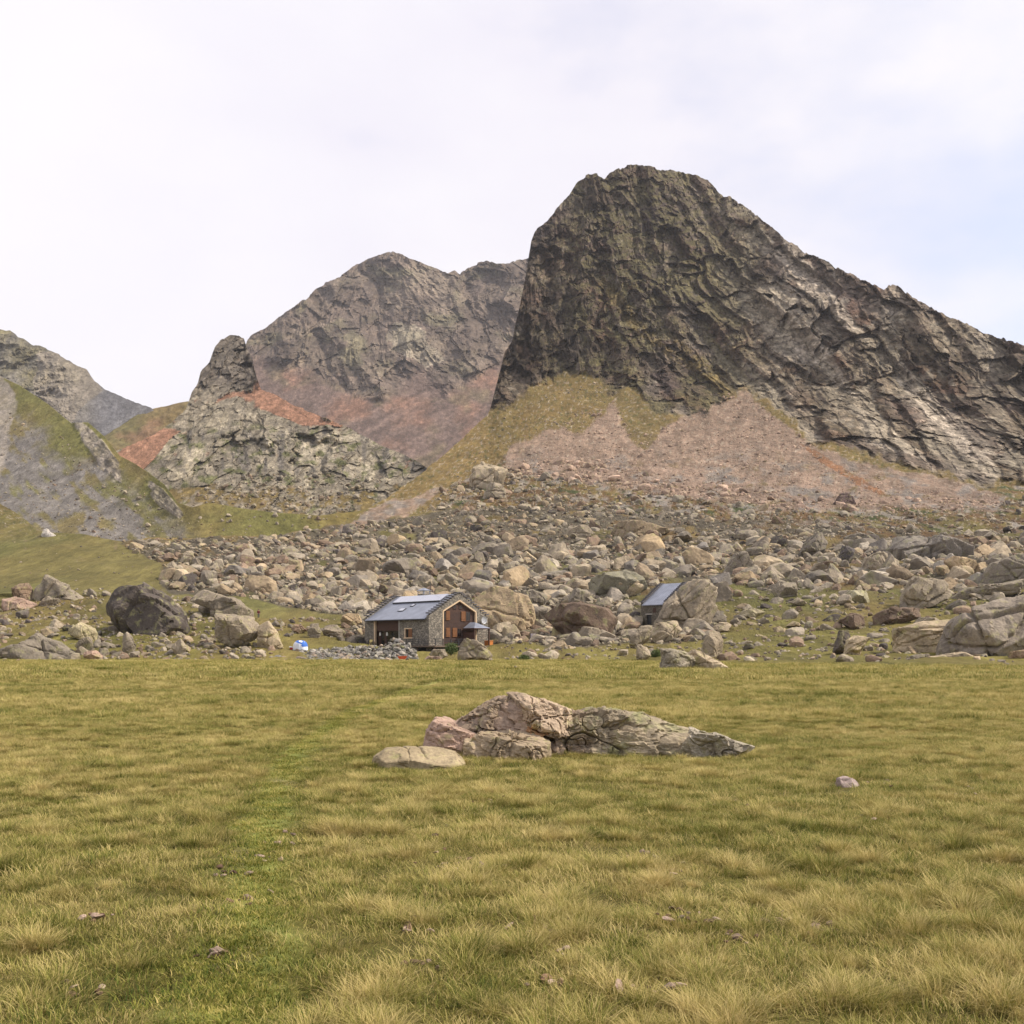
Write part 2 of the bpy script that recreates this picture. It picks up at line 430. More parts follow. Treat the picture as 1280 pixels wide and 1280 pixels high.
b1[iz], c1_[iz] = facets(px3[iz] / np.array([30, 14, 85]) + wb * .9, 1.4); b2[iz], c2_[iz] = facets(px3[iz] / np.array([11, 6, 27]) + wb * 1.8, 1.4); b3[iz], c3_r[iz] = facets(px3[iz] / np.array([4.5, 3, 8]) + wb * 3, 1.4)
cl_h0 = slabh + b1 * (17 - 11 * rgt) + b2 * (7.5 - 4 * rgt) + b3 * 2.6
cl_h = (rib - .5) * 15 + (rib2 - .5) * 5 + f1 * 20 + f2 * 10
cl_h = cl_h0 + (rib - .5) * (13 - 5 * rgt) + f4 * 1.4 + (fin - .5) * 1.8
gr_h = fbm(p / 25, 6, .55) * 2.2 * sstep(150, 300, D.ravel()) + fbm(p / 7, 5, .6) * .9
gr_h *= sstep(95, 200, D.ravel()) * .75 + .25
gr_h += fbm(np.stack([p[:, 0] / 9, p[:, 1] / 9, 0 * x], 1), 3) * .55 * sstep(215, 165, D.ravel())
knoll = inpoly(x, y, [(-260,580),(30,640),(60,660),(160,675),(200,700),(208,736),(320,746),(440,762),(430,776),(300,772),(180,745),(60,745),(-260,745)])
gr_h = np.where(knoll, fbm(p / 30, 3) * 1.2 + fbm(p / 5, 3) * .18, gr_h)
ray = np.array([0, 0, EYE]) - p; ray /= np.linalg.norm(ray, axis=1)[:, None]
q = p + nn * (gr_h * (1 - clf))[:, None] + ray * (cl_h * clf)[:, None]
# level pads under the hut and its terrace
u, v = hut_local(q[:, 0], q[:, 1])
pad = sstep(3.5, .3, np.maximum(np.maximum(-HUT_L - u, u - 0), np.maximum(-v, v - HUT_W)))
q[:, 2] = q[:, 2] * (1 - pad) + np.minimum(q[:, 2], HUT_Z - .25) * pad
ter = sstep(1.2, 0, np.maximum(np.maximum(-19.5 - u, u + 5.0), np.maximum(-5.2 - v, v)))
q[:, 2] = q[:, 2] * (1 - ter) + (HUT_Z - .12) * ter
und = sstep(1.5, 0, np.maximum(np.maximum(-4.5 - u, u - 3.), np.maximum(-3 - v, v - 9)))
q[:, 2] = q[:, 2] * (1 - und) + np.minimum(q[:, 2], .35) * und
Q = q.reshape(*sh, 3)
nq = grid_normals(Q).reshape(-1, 3)
# colours: what grows or lies where, plus painted light and shade on the cliff
p_full = p; p = p * np.array([1, .2, 1.05], np.float32)
n_a = fbm(p / 22, 5); n_b = fbm(p / 6, 4); n_c = fbm(p / 70 + 9, 4)
col = np.zeros((len(x), 3), np.float32) + GRASS_G
col = mixc(col, GRASS_O, sstep(-.25, .3, n_a + n_c))
col = mixc(col, (.175,.155,.042), sstep(235, 150, D.ravel()) * (.55 + .45 * sstep(-.2, .2, n_b)) * .9)
upper = sstep(690, 620, y + wob * 20)
col = mixc(col, GRASS_O * np.array((1.0,.92,.9)), upper * .7)
heath = inpoly(x, y + wob * 25, [(540,640),(590,590),(700,560),(1000,610),(1200,610),(1540,620),(1540,720),(1200,700),(1000,660),(760,650)])
heath = sstep(.3, .7, soft(heath, sh, 20) + .4 * fbm(np.stack([x / 26, y / 14, 0 * x + 5], 1), 5))
col = mixc(col, HEATH, heath * sstep(-.2, .12, n_b + n_a * .6))
col = mixc(col, SHRUB_G, heath * sstep(.1, .3, fbm(p / 10 + 30, 4)))
gravel = heath * sstep(.0, .3, fbm(p / 9 + 60, 5)); col = mixc(col, SCREE_G * 1.5, gravel * .8)
col = mixc(col, HEATH * np.array((1, 1.1, 1)), knoll * sstep(.2, .42, fbm(np.stack([p[:, 0] / 14, p[:, 1] / 14, p[:, 2] / 3], 1), 4)) * .55)
col = mixc(col, GRASS_G * 1.2, knoll * sstep(-.35, .2, n_c + .5 * n_b) * .6)
tal = inpoly(x, y + wob * 12, TALUS)
gapf = sstep(.0, .2, fbm(np.stack([x / 46, y / 20, 0 * x + 40], 1), 4) - interp(x, [(0, .2), (600, .14), (900, .02), (1280, .0)]))
talf = sstep(.3, .7, soft(tal, sh, 14) + .5 * fbm(np.stack([x / 22, y / 12, 0 * x + 8], 1), 5, .6))
col = mixc(col, (.085,.072,.05), talf * sstep(-.4, .05, n_b + .12) * (1 - .85 * gapf))
col = mixc(col, HEATH, talf * gapf * sstep(-.1, .2, n_a) * .7)
# scree fans
wx, wy = x + wob * 22 + wob2 * 6, y + wob * 14 + wob2 * 5
fan = inpoly(wx, wy, [(640,590),(640,562),(700,528),(722,545),(742,528),(765,494),(776,522),(790,545),(806,548),(835,528),(868,515),(905,497),(925,478),(950,505),(1000,545),(1044,579),(1100,612),(1150,612),(1200,612),(1260,622),(1240,640),(1120,632),(1000,640),(900,625),(760,610),(690,600)])
fan |= inpoly(wx, wy, [(415,668),(440,650),(500,622),(548,602),(530,628),(490,650),(450,665)])
fan |= inpoly(wx, wy, [(1020,560),(1060,575),(1140,590),(1230,610),(1255,626),(1150,628),(1090,612)])
fnz = fbm(np.stack([x / 30, y / 30, 0 * x + 3], 1), 6, .62)
fanf = sstep(.25, .75, soft(fan, sh, 9) + fnz * .9 + .5 * fbm(np.stack([x / 7, y / 7, 0 * x + 3], 1), 4, .7))
sc_c = SCREE_P * (1 + .18 * n_a + .3 * fbm(p / 3, 3) + .55 * fbm(np.stack([(x + wob * 30) / 9, y / 70, 0 * x], 1), 4))[:, None]
col = col + (sc_c - col) * (fanf * .93)[:, None]
streak = inpoly(wx, wy, [(990,548),(1010,558),(1060,588),(1108,618),(1080,612),(1030,580)])
col = mixc(col, (.20,.085,.03), streak * .7)
# grass tongues under the cliff
col = mixc(col, GRASS_O * .85, sstep(.35, .62, soft(inpoly(x, y, [(768,484),(800,494),(842,503),(826,536),(808,566),(786,546)]), sh, 8) + fnz * 1.1) * .92)
col = mixc(col, GRASS_O * .8, fanf * sstep(.12, .3, fbm(np.stack([x / 30, y / 12, 0 * x + 21], 1), 5, .6)) * sstep(560, 600, y) * .75)
col = mixc(col, SCREE_G * 1.05, fanf * sstep(.0, .25, fbm(np.stack([x / 40, y / 16, 0 * x + 31], 1), 5, .6)) * sstep(545, 595, y) * .8)
spot = sstep(.12, .3, fbm(np.stack([x / 5, y / 3.6, 0 * x + 77], 1), 3, .6)) * (1 - talf) * (1 - fanf) * sstep(690, 640, y); col = mixc(col, SHRUB_G * 1.1, spot * .6)
spot = sstep(.16, .3, fbm(np.stack([x / 4, y / 3, 0 * x + 97], 1), 3, .6)) * (1 - talf) * sstep(690, 640, y); col = mixc(col, (.30,.25,.19), spot * .7)
# cliff rock
rk = np.zeros_like(col) + ROCK_D
rk = mixc(rk, ROCK_M, sstep(-.1, .35, n_a + .3 * n_b))
rk = mixc(rk, np.array((.105,.065,.048)), sstep(.05, .4, fbm(p / 45 + 22, 4)) * .55)
rk = rk * ((.42 + .4 * c1_ + .45 * c2_ + .45 * c3_r) * (1 + .9 * fbm(px3 / 55 + 90, 4)))[:, None]
rk = mixc(rk, np.array((.075,.055,.055)), sstep(.0, .3, fbm(px3 / 80 + 120, 4)) * .5)
rk = mixc(rk, np.array((.125,.07,.045)), sstep(.1, .35, fbm(p / 30 + 14, 5)) * .5)
slab = sstep(.25, .7, fr1) * sstep(-.2, .3, fbm(np.stack([sd_ / 130, td_ / 40, 0 * sd_], 1), 4) + .1) + .6 * sstep(.3, .8, fr2) * sstep(.0, .3, fbm(np.stack([sd_ / 60, td_ / 18, 0 * sd_ + 4], 1), 4))
rk = mixc(rk, ROCK_L * .85, np.clip(slab, 0, 1) * (.2 + .65 * rgt))  # weathered pale slab faces, paled further to look sunlit on the right
rk = mixc(rk, (.24,.21,.17), (c3_r > .84) * sstep(-.1, .2, n_a) * .6)
lp = inpoly(wx, wy, [(935,350),(1000,352),(1010,400),(1060,470),(1070,500),(1000,440),(940,400),(930,375)])
lp |= inpoly(wx, wy, [(960,310),(1000,320),(1060,390),(1130,470),(1200,540),(1265,600),(1235,600),(1150,510),(1080,430),(1010,370)])
lp |= inpoly(wx, wy, [(960,505),(1010,540),(1100,560),(1150,570),(1110,530),(1060,500),(1090,560),(1000,545)])
lpf = sstep(.3, .75, soft(lp, sh, 8) + .9 * fbm(np.stack([td_ / 16, sd_ / 70, 0 * x], 1), 4)); rk = mixc(rk, ROCK_L * 1.25, lpf * (.7 + .3 * np.clip(n_b * 2, -1, 1)))  # paler rock slabs, brightened further as if catching the sun
up = nq[:, 2]
veg = sstep(.36, .66, up + .6 * n_a + .4 * n_b) * sstep(-.2, .15, n_c + .5 * n_a + .1)
veg = np.maximum(veg, sstep(.75, .92, fr1) * sstep(-.05, .2, n_a + n_c) * .9)
veg *= (.35 + .65 * sstep(640, 740, x)) * (1 - .7 * sstep(860, 980, x))
rk = mixc(rk, np.array((.105,.093,.036)), veg * .75)
rk = rk * (.74 + .26 * sstep(800, 960, x))[:, None]  # shade painted in: left of the face darker, away from the sun
for line in ([(755,345),(800,400),(830,430),(905,470),(890,480),(820,436),(785,410),(750,358)], [(830,410),(870,440),(905,480),(922,500),(905,500),(860,450)]):
    rk = mixc(rk, GRASS_O * .9, inpoly(x + wob2 * 9 + wob * 8, y + wob2 * 9, line) * sstep(-.15, .1, n_b + .1) * .6)
rk = rk * (1 - .35 * sstep(.62, .9, ridged(p_full * np.array([1, .2, 1]) / 9 + 3, 3)))[:, None]
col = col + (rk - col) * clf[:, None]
col = np.clip(col, .008, .8)
C3 = col.reshape(*sh, 3)
Qb, Cb = add_back(Q, C3, [(6, -4), (25, -25), (80, -90), (200, -260), (420, -520)])
main_me = np_mesh('mountain_terrain', Qb.reshape(-1, 3), grid_faces(*Qb.shape[:2]), Cb.reshape(-1, 3), False, M['terrain'], {'spk': np.concatenate([(.3 + .6 * clf).reshape(sh), np.ones((sh[0], 5))], 1).ravel()})
o = link(bpy.data.objects.new('mountain_terrain', main_me)); tag(o, kind='structure')
S1X, S1Y, S1Q = X, Y, Q
def on_main(px, py):
    """surface point of the main sheet seen near photo pixel (px, py)"""
    i = np.searchsorted(S1X[:, 0], px); i = int(min(max(i, 0), S1X.shape[0] - 1))
    yb, ye = S1Y[i, 0], S1Y[i, -1]
    k = int(round((yb - py) / (yb - ye) * (NV - 1))); k = min(max(k, 0), NV - 1)
    return S1Q[i, k]

def hill(name, xs, nv, ybot, crest, D0, D1, dispf, colf, mat, back, jg=0, out=False, spk=.45):
    yb = interp(xs, ybot); yc = interp(xs, crest); v = np.linspace(0, 1, nv)
    Y = yb[:, None] + (yc - yb)[:, None] * v[None] + jag(xs, jg, 7)[:, None] * v[None] ** 10; X = np.repeat(xs[:, None], nv, 1)
    d0 = interp(xs, D0) if isinstance(D0, list) else np.full(len(xs), float(D0))
    d1 = interp(xs, D1) if isinstance(D1, list) else np.full(len(xs), float(D1))
    ymin = yc.min(); ymax = yb.max()
    t = np.clip((ymax - Y) / (ymax - ymin), 0, 1)
    D = d0[:, None] + (d1 - d0)[:, None] * t ** .9
    W = to_world(X, Y, D); n = grid_normals(W).reshape(-1, 3); p = W.reshape(-1, 3).astype(np.float32)
    x, y = X.ravel(), Y.ravel(); ycr = np.repeat(yc[:, None], nv, 1).ravel()
    ps = p * np.array([1, .2, 1.05], np.float32)
    hd = dispf(ps if out else p, x, y, ycr)[:, None]
    if out:
        n = np.array([0, 0, EYE]) - p; n /= np.linalg.norm(n, axis=1)[:, None]
    q = p + n * hd
    Q = q.reshape(*X.shape, 3); nq = grid_normals(Q).reshape(-1, 3)
    c = np.clip(colf(ps, x, y, nq), .008, .8).reshape(*X.shape, 3)
    Qb, Cb = add_back(Q, c, back)
    me = np_mesh(name, Qb.reshape(-1, 3), grid_faces(*Qb.shape[:2]), Cb.reshape(-1, 3), not out, mat, {'spk': np.full(Qb.shape[0] * Qb.shape[1], spk)})
    ob = link(bpy.data.objects.new(name, me)); tag(ob, kind='structure')
    return X, Y, Q

BK = [(10, -8), (60, -70), (250, -260), (700, -700)]
# ---------------- rear mountain
CR2 = [(180,640),(262,600),(284,520),(300,445),(310,424),(318,417),(340,404),(365,384),(380,376),(395,361),(412,352),(430,342),(445,331),(460,324),(475,317),(490,314),(502,318),(520,326),(545,335),(560,341),(568,338),(575,343),(586,334),(600,328),(608,325),(620,330),(640,327),(650,326),(662,322),(690,330),(760,340)]
def d2(p, x, y, yc):
    w = fbm(p / 160, 4); ed = .25 + .75 * sstep(0, 30, y - yc)
    cl = sstep(15, -15, y - interp(x, [(180,440),(330,455),(360,470),(400,470),(450,500),(480,500),(520,470),(560,480),(600,465),(640,430),(760,430)]) + w * 30)
    gx_ = p[:, 0] + .25 * p[:, 2]
    fa, _ = facets(np.stack([p[:, 0] / 95 + w * .3, p[:, 1] / 60, p[:, 2] / 190], 1), 1.3); fb, _ = facets(np.stack([gx_ / 36 + w * .4, p[:, 1] / 24, p[:, 2] / 70], 1), 1.3); fc, _ = facets(np.stack([gx_ / 15 + w * .6, p[:, 1] / 12, p[:, 2] / 26], 1), 1.3)
    h = (ridged(np.stack([gx_ / 210 + w * .6, 0 * w, p[:, 2] / 700], 1), 5, .55) - .5) * 95 + (ridged(np.stack([gx_ / 60 + w * .8, 0 * w + 3, p[:, 2] / 300], 1), 4, .55) - .5) * 30 + fa * 30 + fb * 20 + fc * 10 + (ridged(p / 12, 3) - .5) * 5
    return h * (.05 + .95 * cl)
def c2(p, x, y, n):
    w = fbm(p / 160, 4); a = fbm(p / 90, 5); b = fbm(p / 25, 4)
    cl = sstep(12, -12, y - interp(x, [(180,440),(330,455),(360,470),(400,470),(450,500),(480,500),(520,470),(560,480),(600,465),(640,430),(760,430)]) + w * 30)
    sc = np.zeros((len(x), 3), np.float32) + np.array((.142,.100,.082)); sc = mixc(sc, SCREE_R * .9, sstep(.0, .4, a)); sc = mixc(sc, (.15,.12,.07), sstep(.05, .35, fbm(p / 70 + 50, 4)) * .7)
    tt = (x - 430) * .5 + (y - 500); sc = sc * (.95 + .7 * fbm(np.stack([tt / 9, (x - y) / 110, 0 * x], 1), 5) + .35 * fbm(np.stack([x / 3, y / 3, 0 * x], 1), 3))[:, None]
    rk = np.zeros_like(sc) + np.array((.112,.086,.068)); rk = mixc(rk, (.178,.142,.106), sstep(-.1, .4, a)); rk = mixc(rk, (.15,.14,.075), sstep(.05, .35, fbm(p / 70 + 33, 5)) * .5)
    rk = mixc(rk, (.30,.26,.19), inpoly(x + a * 14, y + b * 12, [(490,400),(515,405),(540,430),(560,450),(530,460),(500,440),(480,420)]) * .55)
    _, fb = facets(p / 42 + w[:, None] * 1.5, 1.3); rk = rk * (.72 + .5 * fb + .4 * b)[:, None]
    return sc + (rk - sc) * cl[:, None]
hill('rear_mountain', np.arange(180, 760, 1.3), 300, [(180,640),(430,655),(760,640)], CR2, [(180,1700),(430,1500),(650,1500),(760,1500)], 2500, d2, c2, M['far_terrain'], BK, 2.6, True, .6)

# ---------------- pinnacle hill
CR3 = [(100,585),(130,570),(150,562),(190,545),(212,530),(232,512),(240,490),(247,480),(251,464),(262,452),(269,433),(277,424),(287,419),(298,419),(305,423),(309,436),(315,450),(321,472),(326,486),(345,494),(370,508),(400,520),(430,532),(455,545),(480,558),(505,568),(520,576),(545,592),(600,600)]
def d3(p, x, y, yc):
    w = fbm(p / 50, 4); ed = .25 + .75 * sstep(0, 14, y - yc)
    rock = c3mask(p, x, y)
    fa, _ = facets(np.stack([p[:, 0] / 30 + w, p[:, 1] / 80, p[:, 2] / 48 + w], 1), 1.2); fb, _ = facets(np.stack([p[:, 0] / 13, p[:, 1] / 30, p[:, 2] / 19], 1) + w[:, None] * 1.2, 1.3); fc, _ = facets(np.stack([p[:, 0] / 6, p[:, 1] / 14, p[:, 2] / 8], 1) + w[:, None] * 2, 1.3)
    tow = 1 + .7 * sstep(505, 480, y)
    h = fbm(p / 45, 3) * 7 + (fa * 11 + fb * 6.5 + fc * 3) * tow + (ridged(p / 5, 3) - .5) * 1.3
    cut = sstep(0, 8, y - (538 + .00009 * (x - 330) ** 2 * 10)) * sstep(605, 585, y) * sstep(255, 275, x) * sstep(445, 405, x) * 11 * sstep(-.05, .2, fbm(np.stack([x / 26, y / 30, 0 * x], 1), 4))   # undercut cliff band
    return h * (.15 + .85 * rock) - cut
def c3mask(p, x, y):
    w = fbm(p / 40, 4)
    red = inpoly(x + w * 14, y + w * 10, [(322,482),(345,494),(400,520),(432,534),(370,528),(345,520),(330,512),(300,497),(255,512),(245,520),(285,493),(310,490)])
    red |= inpoly(x + w * 10, y + w * 10, [(100,580),(190,545),(210,535),(225,540),(190,570),(170,590),(120,620)])
    low = sstep(600, 618, y + w * 20) * (fbm(p / 14 + 7, 4) < .1)
    r_ = np.clip(1 - red - low * .8, 0, 1); return sstep(.3, .7, soft(r_, (500 - 45, 260)[:0] or (len(np.unique(x)), len(x) // len(np.unique(x))), 3) + 1.3 * fbm(p / 12 + 2, 6, .65))
def c3(p, x, y, n):
    w = fbm(p / 40, 4); a = fbm(p / 24, 5); b = fbm(p / 7, 4)
    rock = c3mask(p, x, y)
    g = np.zeros((len(x), 3), np.float32) + SCREE_R * np.array((1.05, 1, .95)); g = g * (1 + .3 * b)[:, None]
    g = mixc(g, GRASS_O * .9, sstep(592, 612, y + w * 20)); g = mixc(g, (.20,.17,.13), sstep(.0, .25, b + a * .5) * sstep(592, 612, y) * sstep(650, 635, y) * .8)
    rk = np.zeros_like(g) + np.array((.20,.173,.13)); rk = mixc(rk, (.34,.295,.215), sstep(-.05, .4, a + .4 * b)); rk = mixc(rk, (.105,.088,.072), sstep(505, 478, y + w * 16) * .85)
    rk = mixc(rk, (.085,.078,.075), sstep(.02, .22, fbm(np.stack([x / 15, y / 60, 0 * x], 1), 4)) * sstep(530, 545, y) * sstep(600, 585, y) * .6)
    rk = mixc(rk, (.085,.09,.032), sstep(.02, .26, fbm(np.stack([x / 16, y / 11, 0 * x + 70], 1), 5, .6)) * sstep(515, 545, y) * .85)
    _, fb = facets(p / 15 + w[:, None] * 1.5, 1.3); rk = rk * (.78 + .45 * fb + .35 * b)[:, None]
    return g + (rk - g) * rock[:, None]
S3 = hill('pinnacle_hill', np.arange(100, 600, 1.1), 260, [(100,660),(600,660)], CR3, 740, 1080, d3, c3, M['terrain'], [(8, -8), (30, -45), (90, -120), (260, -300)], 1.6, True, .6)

# ---------------- saddle behind, far left ridge, left scree slope
def dsm(s, a, s2=None, a2=0):
    def f(p, x, y, yc):
        ed = .25 + .75 * sstep(0, 20, y - yc)
        return fbm(p / s, 6, .55) * a * ed + ((ridged(p / s2, 5) - .5) * a2 * ed if s2 else 0)
    return f
def c4(p, x, y, n):
    a = fbm(p / 60, 5); g = np.zeros((len(x), 3), np.float32) + np.array((.17,.125,.055)); g = mixc(g, (.12,.105,.045), sstep(-.1, .3, a)); return mixc(g, (.22,.12,.08), sstep(.15, .4, fbm(p / 80 + 3, 4)) * .6)
hill('saddle', np.arange(60, 330, 1.6), 90, [(60,650),(330,650)], [(60,590),(100,565),(130,546),(160,524),(182,512),(200,509),(230,503),(260,500),(330,520)], 1150, 1500, dsm(80, 14, 40, 8), c4, M['far_terrain'], BK)
def c5(p, x, y, n):
    a = fbm(p / 110, 5); b = fbm(p / 30, 4)
    g = np.zeros((len(x), 3), np.float32) + np.array((.155,.142,.125)); g = mixc(g, (.15,.13,.06), sstep(-.1, .25, a) * .8)
    g = mixc(g, (.13,.128,.135), sstep(95, 130, x + a * 40) * sstep(455, 480, y + a * 20) * .9)
    crag = inpoly(x + b * 10, y + a * 10, [(50,440),(75,440),(108,462),(130,485),(110,500),(90,528),(70,520),(40,480)])
    g = mixc(g, (.21,.18,.14), crag * .8)
    return g * (1 + .35 * b)[:, None]
def d5(p, x, y, yc):
    ed = .3 + .7 * sstep(0, 16, y - yc); crag = sstep(115, 60, x) * .8 + .2
    return ((ridged(p / 90, 6, .58) - .5) * 45 * crag + (ridged(p / 30, 4) - .5) * 14 * crag) * ed
hill('far_ridge', np.arange(-280, 260, 1.5), 170, [(-280,640),(260,640)], [(-280,330),(-100,378),(0,412),(12,413),(22,420),(40,430),(50,432),(58,436),(74,443),(92,455),(108,461),(118,476),(132,487),(150,495),(170,503),(190,511),(215,535),(260,560)], 1250, 1750, d5, c5, M['far_terrain'], BK, 1.8, True)
CR6 = [(-280,420),(-100,445),(0,470),(12,476),(25,482),(60,505),(90,530),(110,528),(130,545),(150,570),(170,580),(190,594),(205,605),(222,628),(240,634),(262,628),(300,635),(340,640),(400,644),(440,640),(500,630),(640,640)]
def c6(p, x, y, n):
    a = fbm(p / 40, 5); b = fbm(p / 9, 4)
    g = np.zeros((len(x), 3), np.float32) + GRASS_G * 1.25; g = mixc(g, GRASS_O * 1.1, sstep(-.2, .3, a) * .7)
    t = y - (498 + .62 * x)                              # below the diagonal lies grey scree
    sc = sstep(-10, 46, t + a * 50 + b * 40) * sstep(265, 205, x + a * 30)
    sc *= 1 - .85 * sstep(.0, .22, .8 * fbm(np.stack([x / 34, y / 30, 0 * x], 1), 5) + .8 * fbm(np.stack([(x + y) / 60, (x - y) / 24, 0 * x], 1), 4))
    scc = SCREE_G * (1 + .3 * b + .2 * a)[:, None]
    g = g + (scc - g) * sc[:, None]
    cr = inpoly(x + b * 8, y + b * 8, [(-280,400),(0,468),(18,490),(20,520),(8,560),(2,600),(-280,640)])
    cr |= inpoly(x + b * 9, y + b * 9, [(92,528),(108,532),(128,550),(150,580),(152,605),(130,588),(108,560)])
    cr |= inpoly(x + b * 9, y + b * 9, [(185,600),(205,612),(228,640),(222,645),(190,625)])
    cr = sstep(.3, .75, soft(cr, (len(np.unique(x)), len(x) // len(np.unique(x))), 3) + .9 * fbm(p / 11 + 4, 5, .65))
    g = mixc(g, (.27,.235,.195), cr * (.8 + .2 * np.clip(b * 3, -1, 1)))
    return g * (1 + .22 * b)[:, None]
def d6(p, x, y, yc):
    ed = .3 + .7 * sstep(0, 12, y - yc)
    cr = inpoly(x, y, [(92,528),(108,532),(128,550),(150,580),(152,605),(130,588),(108,560)]) | inpoly(x, y, [(185,600),(205,612),(228,640),(222,645),(190,625)])
    cr = soft(cr, (len(np.unique(x)), len(x) // len(np.unique(x))), 3)
    return (fbm(p / 60, 4) * 4 + fbm(p / 6, 4) * .6) * ed + cr * (.6 + (ridged(p / 8, 4) - .5) * 3)
S6 = hill('scree_slope', np.arange(-280, 640, 1.2), 230, [(-280,700),(640,700)], CR6, [(-280,480),(400,480),(640,700)], [(-280,900),(0,860),(150,760),(250,640),(500,640),(640,760)], d6, c6, M['terrain'], [(8, -4), (30, -30), (90, -120)], 0, False, .3)

# ------------------------------------------------------------------ meadow
def gz(x, y):
    pp = np.stack([x, y, 0 * x], 1)
    return fbm(pp / 9, 3) * .12 * sstep(3, 12, y) + fbm(pp / 1.1 + 5, 3) * .045
PATH_PX = [(285,1290),(300,1220),(318,1120),(330,1050),(345,990),(366,950),(390,925),(428,900),(470,880),(505,866),(548,852),(600,843)]
path = np.array([[(a - HX) / F * (EYE * F / (b - HY)), EYE * F / (b - HY)] for a, b in PATH_PX])
_t = np.concatenate([[0], np.cumsum(np.hypot(*np.diff(path, axis=0).T))]); _s = np.linspace(0, 1, 400) ** 1.6 * _t[-1]
path = np.stack([np.interp(_s, _t, path[:, 0]), np.interp(_s, _t, path[:, 1])], 1)
path = np.stack([smooth_rows(path[:, :1], 12, 0)[:, 0], smooth_rows(path[:, 1:], 12, 0)[:, 0]], 1)
def path_dist(x, y):
    px = np.interp(y, path[:, 1], path[:, 0]); k = np.interp(y, path[:, 1], np.abs(np.gradient(path[:, 0]) / (np.gradient(path[:, 1]) + 1e-6)))
    return np.abs(x - px) / np.sqrt(1 + k * k)
def patch(x, y):                                    # large-scale tint of the sward, shared by soil and blades
    pp = np.stack([x, y, 0 * x], 1)
    return fbm(pp / np.array([14, 9, 1]) + 3, 4) + .5 * fbm(pp / 2.2 + 8, 3)
vv = np.concatenate([np.linspace(-15, 3, 20), 3 + (np.linspace(0, 1, 520) ** 2.2) * 212])
uu = np.linspace(-1.15, 1.15, 420)
UU, VV = np.meshgrid(uu, vv, indexing='ij')
mx = UU * (VV + 22); my = VV
mz = gz(mx.ravel(), my.ravel())
pt = patch(mx.ravel(), my.ravel())
mc = np.zeros((mx.size, 3), np.float32) + np.array((.18,.165,.04)); mc = mixc(mc, (.22,.18,.06), sstep(-.2, .35, pt)); mc = mixc(mc, (.11,.12,.032), sstep(-.1, -.45, pt))
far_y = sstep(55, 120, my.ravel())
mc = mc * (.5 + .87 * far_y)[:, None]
def meadow_mat():
    m, nt, b = new_mat('meadow_soil_and_turf', .95, .1)
    p = geopos(nt)
    mp = nt.nodes.new('ShaderNodeMapping'); mp.inputs['Scale'].default_value = (1, .45, 1); nt.links.new(p, mp.inputs['Vector'])
    n1 = noise(nt, mp.outputs[0], 1.2, 8, .7); n2 = noise(nt, p, 14, 6, .7)
    c = mix(nt, 1, vcol(nt), ramp(nt, n1, [(.3, .55), (.7, 1.4)]), 'MULTIPLY'); c = mix(nt, 1, c, ramp(nt, n2, [(.3, .6), (.7, 1.35)]), 'MULTIPLY')
    nt.links.new(c, b.inputs['Base Color']); bump(nt, b, n1, .8, .15)
    return m
M['meadow'] = meadow_mat()
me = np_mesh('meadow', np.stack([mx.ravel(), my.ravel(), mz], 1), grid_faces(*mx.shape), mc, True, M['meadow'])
tag(link(bpy.data.objects.new('meadow', me)), kind='structure')
# the trodden path: a thin sheet just above the soil
pu = np.linspace(-1, 1, 13)
tan = np.gradient(path, axis=0); tan /= np.linalg.norm(tan, axis=1)[:, None]; nor = np.stack([tan[:, 1], -tan[:, 0]], 1)
hw = .33 + .06 * np.sin(np.arange(400) * .23) + .05 * np.sin(np.arange(400) * .11)
pv = path[:, None] + nor[:, None] * (pu[None, :, None] * hw[:, None, None])
pz = gz(pv[..., 0].ravel(), pv[..., 1].ravel()) + .012
pc = np.zeros((pv.shape[0] * 13, 3), np.float32) + np.array((.20,.22,.06)); pc = mixc(pc, (.20,.155,.085), sstep(.1, .4, fbm(np.stack([pv[..., 0].ravel() * 1.7, pv[..., 1].ravel() * 1.1, 0 * pz], 1), 3)) * .8)
pe_ = np.tile(np.abs(pu), 400); pc = mixc(pc, (.092,.084,.021), sstep(.25, .95, pe_ + .6 * fbm(np.stack([pv[..., 0].ravel() * 3, pv[..., 1].ravel() * 2, 0 * pz], 1), 3)))
me = np_mesh('path', np.concatenate([pv.reshape(-1, 2), pz[:, None]], 1), grid_faces(400, 13)[:, ::-1], pc, True, M['meadow'])
tag(link(bpy.data.objects.new('path', me)), kind='structure')

